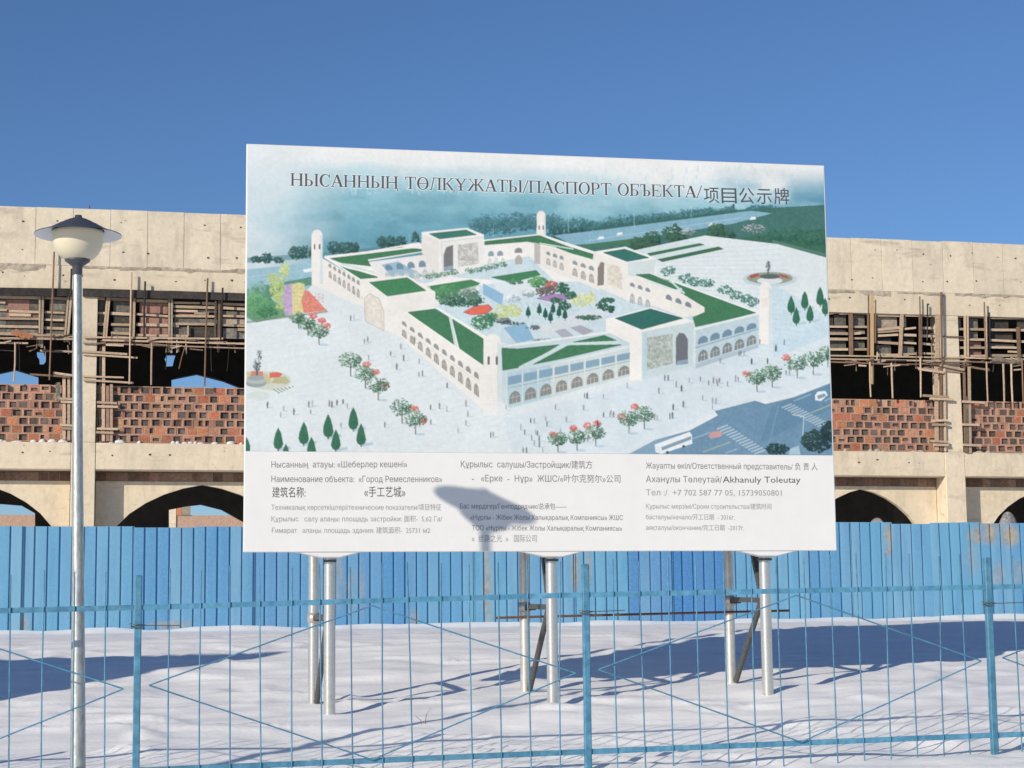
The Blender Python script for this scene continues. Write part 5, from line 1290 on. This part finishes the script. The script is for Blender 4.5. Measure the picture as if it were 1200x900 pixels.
# title letters
for g_n in range(len(TITLE)):
    mb = MB()
    for i, p in enumerate([q for q, k_ in zip(title_polys, title_of) if k_ == g_n]):
        y = -.0045 - .0002 * (i % 7)
        mb.add([(SX0 + a, y, SZ0 + b) for a, b in p], [tuple(range(len(p)))])
    if mb.v:
        o = obj('letter', mesh_from('letter', mb.v, mb.f), M['ink'], panel); o['kind'] = 'stuff'
def text(s_, p0, p1, size, m, name='text_line', bold=0.0, squash=None):
    """a line of type whose baseline runs from p0 to p1 (photo survey points on the panel)"""
    cu = bpy.data.curves.new(name, 'FONT')
    cu.body = s_; cu.size = 1.0; cu.resolution_u = 2; cu.offset = bold; cu.fill_mode = 'NONE'
    tmp = bpy.data.objects.new('tmp', cu); COL.objects.link(tmp)
    dg_ = bpy.context.evaluated_depsgraph_get(); dg_.update()
    ol = bpy.data.meshes.new_from_object(tmp.evaluated_get(dg_))
    bpy.data.objects.remove(tmp); bpy.data.curves.remove(cu)
    pt = np.array([v_.co[:2] for v_ in ol.vertices]); ed = np.array([e_.vertices[:] for e_ in ol.edges])
    bpy.data.meshes.remove(ol)
    # overlapping outlines: triangulate and keep what winds
    Vt, _, Ft, _, _, _ = delaunay_2d_cdt([Vector(c_) for c_ in pt], [tuple(int(q) for q in e_) for e_ in ed], [], 0, 1e-6)
    Vt = np.array([v_[:] for v_ in Vt]); Tr = np.array(Ft)
    ce = Vt[Tr].mean(1); ea, eb = pt[ed[:, 0]], pt[ed[:, 1]]
    ya, yb, yy = ea[:, 1][None], eb[:, 1][None], ce[:, 1][:, None]
    cr = (eb[:, 0] - ea[:, 0])[None] * (yy - ya) - (ce[:, 0][:, None] - ea[:, 0][None]) * (yb - ya)
    wn_ = ((ya <= yy) & (yb > yy) & (cr > 0)).sum(1) - ((ya > yy) & (yb <= yy) & (cr < 0)).sum(1)
    Tr = Tr[wn_ != 0]
    me = bpy.data.meshes.new(name)
    me.from_pydata([(p_[0], p_[1], 0) for p_ in Vt], [], [tuple(int(q) for q in t_) for t_ in Tr])
    n = len(me.vertices)
    co = np.zeros(n * 3, np.float32); me.vertices.foreach_get('co', co); co = co.reshape(n, 3)
    a, b = art(*p0), art(*p1)
    L = math.hypot(b[0] - a[0], b[1] - a[1]); an = math.atan2(b[1] - a[1], b[0] - a[0])
    k = L / (co[:, 0].max() - co[:, 0].min()); kz = size / 119.0 / .72
    X = (co[:, 0] - co[:, 0].min()) * k; Z = co[:, 1] * kz
    out = np.stack([SX0 + a[0] + X * math.cos(an) - Z * math.sin(an), np.full(n, -.0015), SZ0 + a[1] + X * math.sin(an) + Z * math.cos(an)], 1)
    me.vertices.foreach_set('co', out.astype(np.float32).ravel()); me.update()
    me.name = name
    o_ = obj(name, me, m, panel)
    o_['kind'] = 'stuff'
    return o_
IS, IF, IK = M['ink_soft'], M['ink_faint'], M['ink']
for i, ch in enumerate('项目公示牌'):
    o = text(ch, (825 + i * 20.6, 236.2 + i * .35), (842.5 + i * 20.6, 236.5 + i * .35), 15.5, IK, 'letter', .012); o.location.y -= .004
text('Нысанның  атауы: «Шеберлер кешені»', (318, 548), (477, 547.5), 7.2, IS)
text('Наименование объекта:  «Город Ремесленников»', (318, 565), (518, 565), 7.2, IS)
text('建筑名称:', (319, 582), (358, 582), 9.5, IK, bold=.018)
text('«手工艺城»', (427, 581.5), (475, 581.5), 9.5, IK, bold=.018)
text('Техникалық көрсеткіштері/технические показатели/项目特征', (318, 597.5), (517, 597.5), 5.8, IF)
text('Құрылыс   салу алаңы: площадь застройки: 面积-  5,62 Га/', (318, 611), (518, 611), 5.8, IF)
text('Ғимарат   алаңы: площадь здания: 建筑面积-  25731 м2', (318, 624.5), (504, 624.5), 5.8, IF)
text('Құрылыс  салушы/Застройщик/建筑方', (540, 547.5), (694, 548.5), 7.4, IS)
text('-   «Ерке  -  Нұр»  ЖШС/«叶尔克努尔»公司', (553, 564), (727, 565), 7.4, IS)
text('Бас мердігер/Генподрядчик/总承包——', (539, 596), (664, 596.5), 5.8, IS)
text('«Нұрлы - Жібек Жолы Халықаралық Компаниясы» ЖШС', (551, 609), (730, 609.5), 5.8, IS)
text('ТОО «Нұрлы - Жібек Жолы Халықаралық Компаниясы»', (553, 621.5), (729, 622), 5.8, IS)
text('«  丝路之光  »   国际公司', (553, 634.5), (629, 634.5), 6.6, IF)
text('Жауапты өкіл/Ответственный представитель/ 负 责 人', (757, 549), (958, 550.5), 7.0, IS)
text('Аханұлы Төлеутай/', (757, 565), (846, 565.5), 7.4, IS)
text('Akhanuly Toleutay', (847, 565.5), (938, 565.8), 7.6, IK, bold=.016)
text('Тел :/  +7 702 587 77 05, 15739050801', (757, 580.5), (916, 581), 7.0, IF)
text('Құрылыс мерзімі/Сроки строительства/建筑时间', (757, 596), (904, 596.5), 5.6, IF)
text('басталуы/начало/开工日期  - 2016г.', (757, 608.5), (861, 609), 5.6, IF)
text('аяқталуы/окончание/完工日期  -2017г.', (757, 621), (872, 621.5), 5.6, IF)

# ------------------------------------------------------------------ a second billboard further left; its shadow reaches into view
sign2 = thing('billboard', 'plain white billboard standing left of the view, its shadow lying on the snow at left', 'billboard', (-11.99, 14.24, 0), SIGN.a)
g2 = gz(-12, 14.3)
MB().box(-2.94, 2.94, 0, .05, 1.9, 5.2).build('panel', M['vinyl'], sign2)
for x in (-2.1, 0, 2.1):
    MB().tube([(x, .2, g2 - .4), (x, .2, 5)], .056, 14).build('front_post', M['galv'], sign2, True)
    MB().tube([(x, 1.15, g2 - .4), (x, 1.15, 4.6)], .052, 14).build('rear_post', M['galv'], sign2, True)

# ------------------------------------------------------------------ street lamp
lx, ly = -3.345, 14.2
K = 0.947                                      # its scale
lamp = thing('street_lamp', 'tall galvanised street lamp with cream bowl globe and grey conical hat', 'lamp', (lx, ly, 0))
lg = gz(lx, ly)
ZR = 4.63                                      # height of the hat rim
MB().tube([(.095, 0, lg - .3), (.078, 0, 1.2), (.062, 0, 2.0), (.038, 0, 3.1), (.012, 0, ZR - .29)], [.060, .053, .046, .039, .034], 24).build('pole', M['pole'], lamp, True)
MB().lathe([(r_ * K, z_ * K) for r_, z_ in [(.036, -.33), (.041, -.325), (.041, -.262), (.052, -.25), (.10, -.215), (.103, -.205), (.098, -.203), (0.0, -.203)]], 32, (.012, 0, ZR)).build('collar', M['lamp_hat'], lamp, True)
MB().lathe([(r_ * K, z_ * K) for r_, z_ in [(.092, -.205), (.13, -.185), (.165, -.15), (.19, -.10), (.203, -.05), (.207, 0.0), (.205, .03), (.0, .035)]], 48, (.012, 0, ZR)).build('globe', M['globe'], lamp, True)
MB().lathe([(r_ * K, z_ * K) for r_, z_ in [(.350, 0.0), (.348, .006), (.30, .022), (.245, .042), (.20, .066), (.155, .092), (.118, .108), (.113, .114), (.07, .133), (.034, .146), (.030, .150), (.028, .166), (.0, .170)]], 56, (.012, 0, ZR)).build('hat', M['lamp_hat'], lamp, True)
MB().lathe([(r_ * K, z_ * K) for r_, z_ in [(.349, -.001), (.30, .015), (.245, .033), (.21, .04)]], 56, (.012, 0, ZR)).build('reflector', M['lamp_white'], lamp, True)

# ------------------------------------------------------------------ low blue railing in front
rail = thing('railing', 'low sky-blue steel railing with thin bars and diamond rods across the foreground', 'railing', (0, 14.35, 0), WIRE.a)
PX = [WIRE.at(161, 780)[0], WIRE.at(687.5, 780)[0], WIRE.at(1161, 770)[0]]
PX = [PX[0] - 6.68, PX[0] - 3.34] + PX + [PX[2] + 3.3]
ZT = [1.66, 1.72, 1.771, 1.84, 1.877, 1.92]
ZB = [.50, .55, .601, .659, .712, .76]
BLM = M['wire_blue']
for i, x in enumerate(PX):
    X_ = x * math.cos(WIRE.a); Y_ = 14.35 + x * math.sin(WIRE.a)
    g = gz(X_, Y_)
    me = MB().box(x - .026, x + .026, -.026, .026, min(g - .25, ZB[i] - .25), ZT[i] + .235).mesh('post')
    obj('post', bevel(me, .006), BLM, rail)
    if i:
        m = MB()
        for k in range(9):
            t = k / 8
            m.tube([(x + .05 * math.cos(9 * t) * (1 + .3 * t), -.04 * math.sin(9 * t) - .01, ZT[i] - .15 + .03 * t), (x + .05 * math.cos(9 * (t + .125)) * (1 + .3 * t), -.04 * math.sin(9 * (t + .125)) - .01, ZT[i] - .15 + .03 * (t + .125))], .0035, 5, False)
        m.tube([(x + .03, -.04, ZT[i] - .13), (x + .30, -.02, ZT[i] - .128 + random.uniform(-.01, .01))], .0032, 5)
        m.build('tie_wire', M['steel_dark'], rail)
for i in range(len(PX) - 1):
    x0, x1 = PX[i], PX[i + 1]
    n = 15
    for Z_, hgt in ((ZT, .039), (ZB, .041)):
        m = MB()
        m.bar((x0 + .028, .0, Z_[i]), (x1 - .028, .0, Z_[i + 1]), hgt, .022)
        m.build('rail', BLM, rail)
    for k in range(1, n):
        t = k / n
        x = x0 + (x1 - x0) * t; zt = ZT[i] + (ZT[i + 1] - ZT[i]) * t; zb = ZB[i] + (ZB[i + 1] - ZB[i]) * t
        j = random.choice((0, 0, 0, 1)) * random.uniform(-.03, .03) + random.uniform(-.012, .012)
        MB().tube([(x + .004, -.018, zb - .15 - random.uniform(0, .03)), (x - .004 + j * .3, -.018, (zt + zb) / 2), (x - .008 + j, -.018, zt + .27 + random.uniform(-.02, .02))], .0056, 7).build('bar', BLM, rail, True)
    xm = x0 + (x1 - x0) * .51
    zt, zb = (ZT[i] + ZT[i + 1]) / 2 - .035, (ZB[i] + ZB[i + 1]) / 2 + .01
    L_ = (x0 + .085, ZB[i] + (ZT[i] - ZB[i]) * .52); R_ = (x1 - .095, ZB[i + 1] + (ZT[i + 1] - ZB[i + 1]) * .50)
    for p, q in ((L_, (xm, zt)), ((xm, zt), R_), (R_, (xm, zb)), ((xm, zb), L_)):
        MB().tube([(p[0], -.031, p[1]), (q[0], -.031, q[1])], .0056, 7).build('diamond_rod', BLM, rail, True)

# ------------------------------------------------------------------ dry stalks poking through the snow
rr = random.Random(2)
for k, (px, depth, lb) in enumerate([(496, 17.0, 'thin dry reddish stalk in the snow between the left and middle sign posts')]):
    rx, ry, rz = ray(px, 800)
    X_, Y_ = rx * depth, ry * depth
    g = gz(X_, Y_)
    st = MB()
    for j in range(2):
        dx, h = rr.uniform(-.06, .06), rr.uniform(.06, .15)
        st.tube([(dx * .2, 0, -.03), (dx * .5, .01, h * .6), (dx * 1.3, .02, h)], [.004, .003, .002], 5)
    o = st.build('dry_stalk', M['timber_brown'], None, False, (X_, Y_, g))
    tag(o, lb, 'plant')
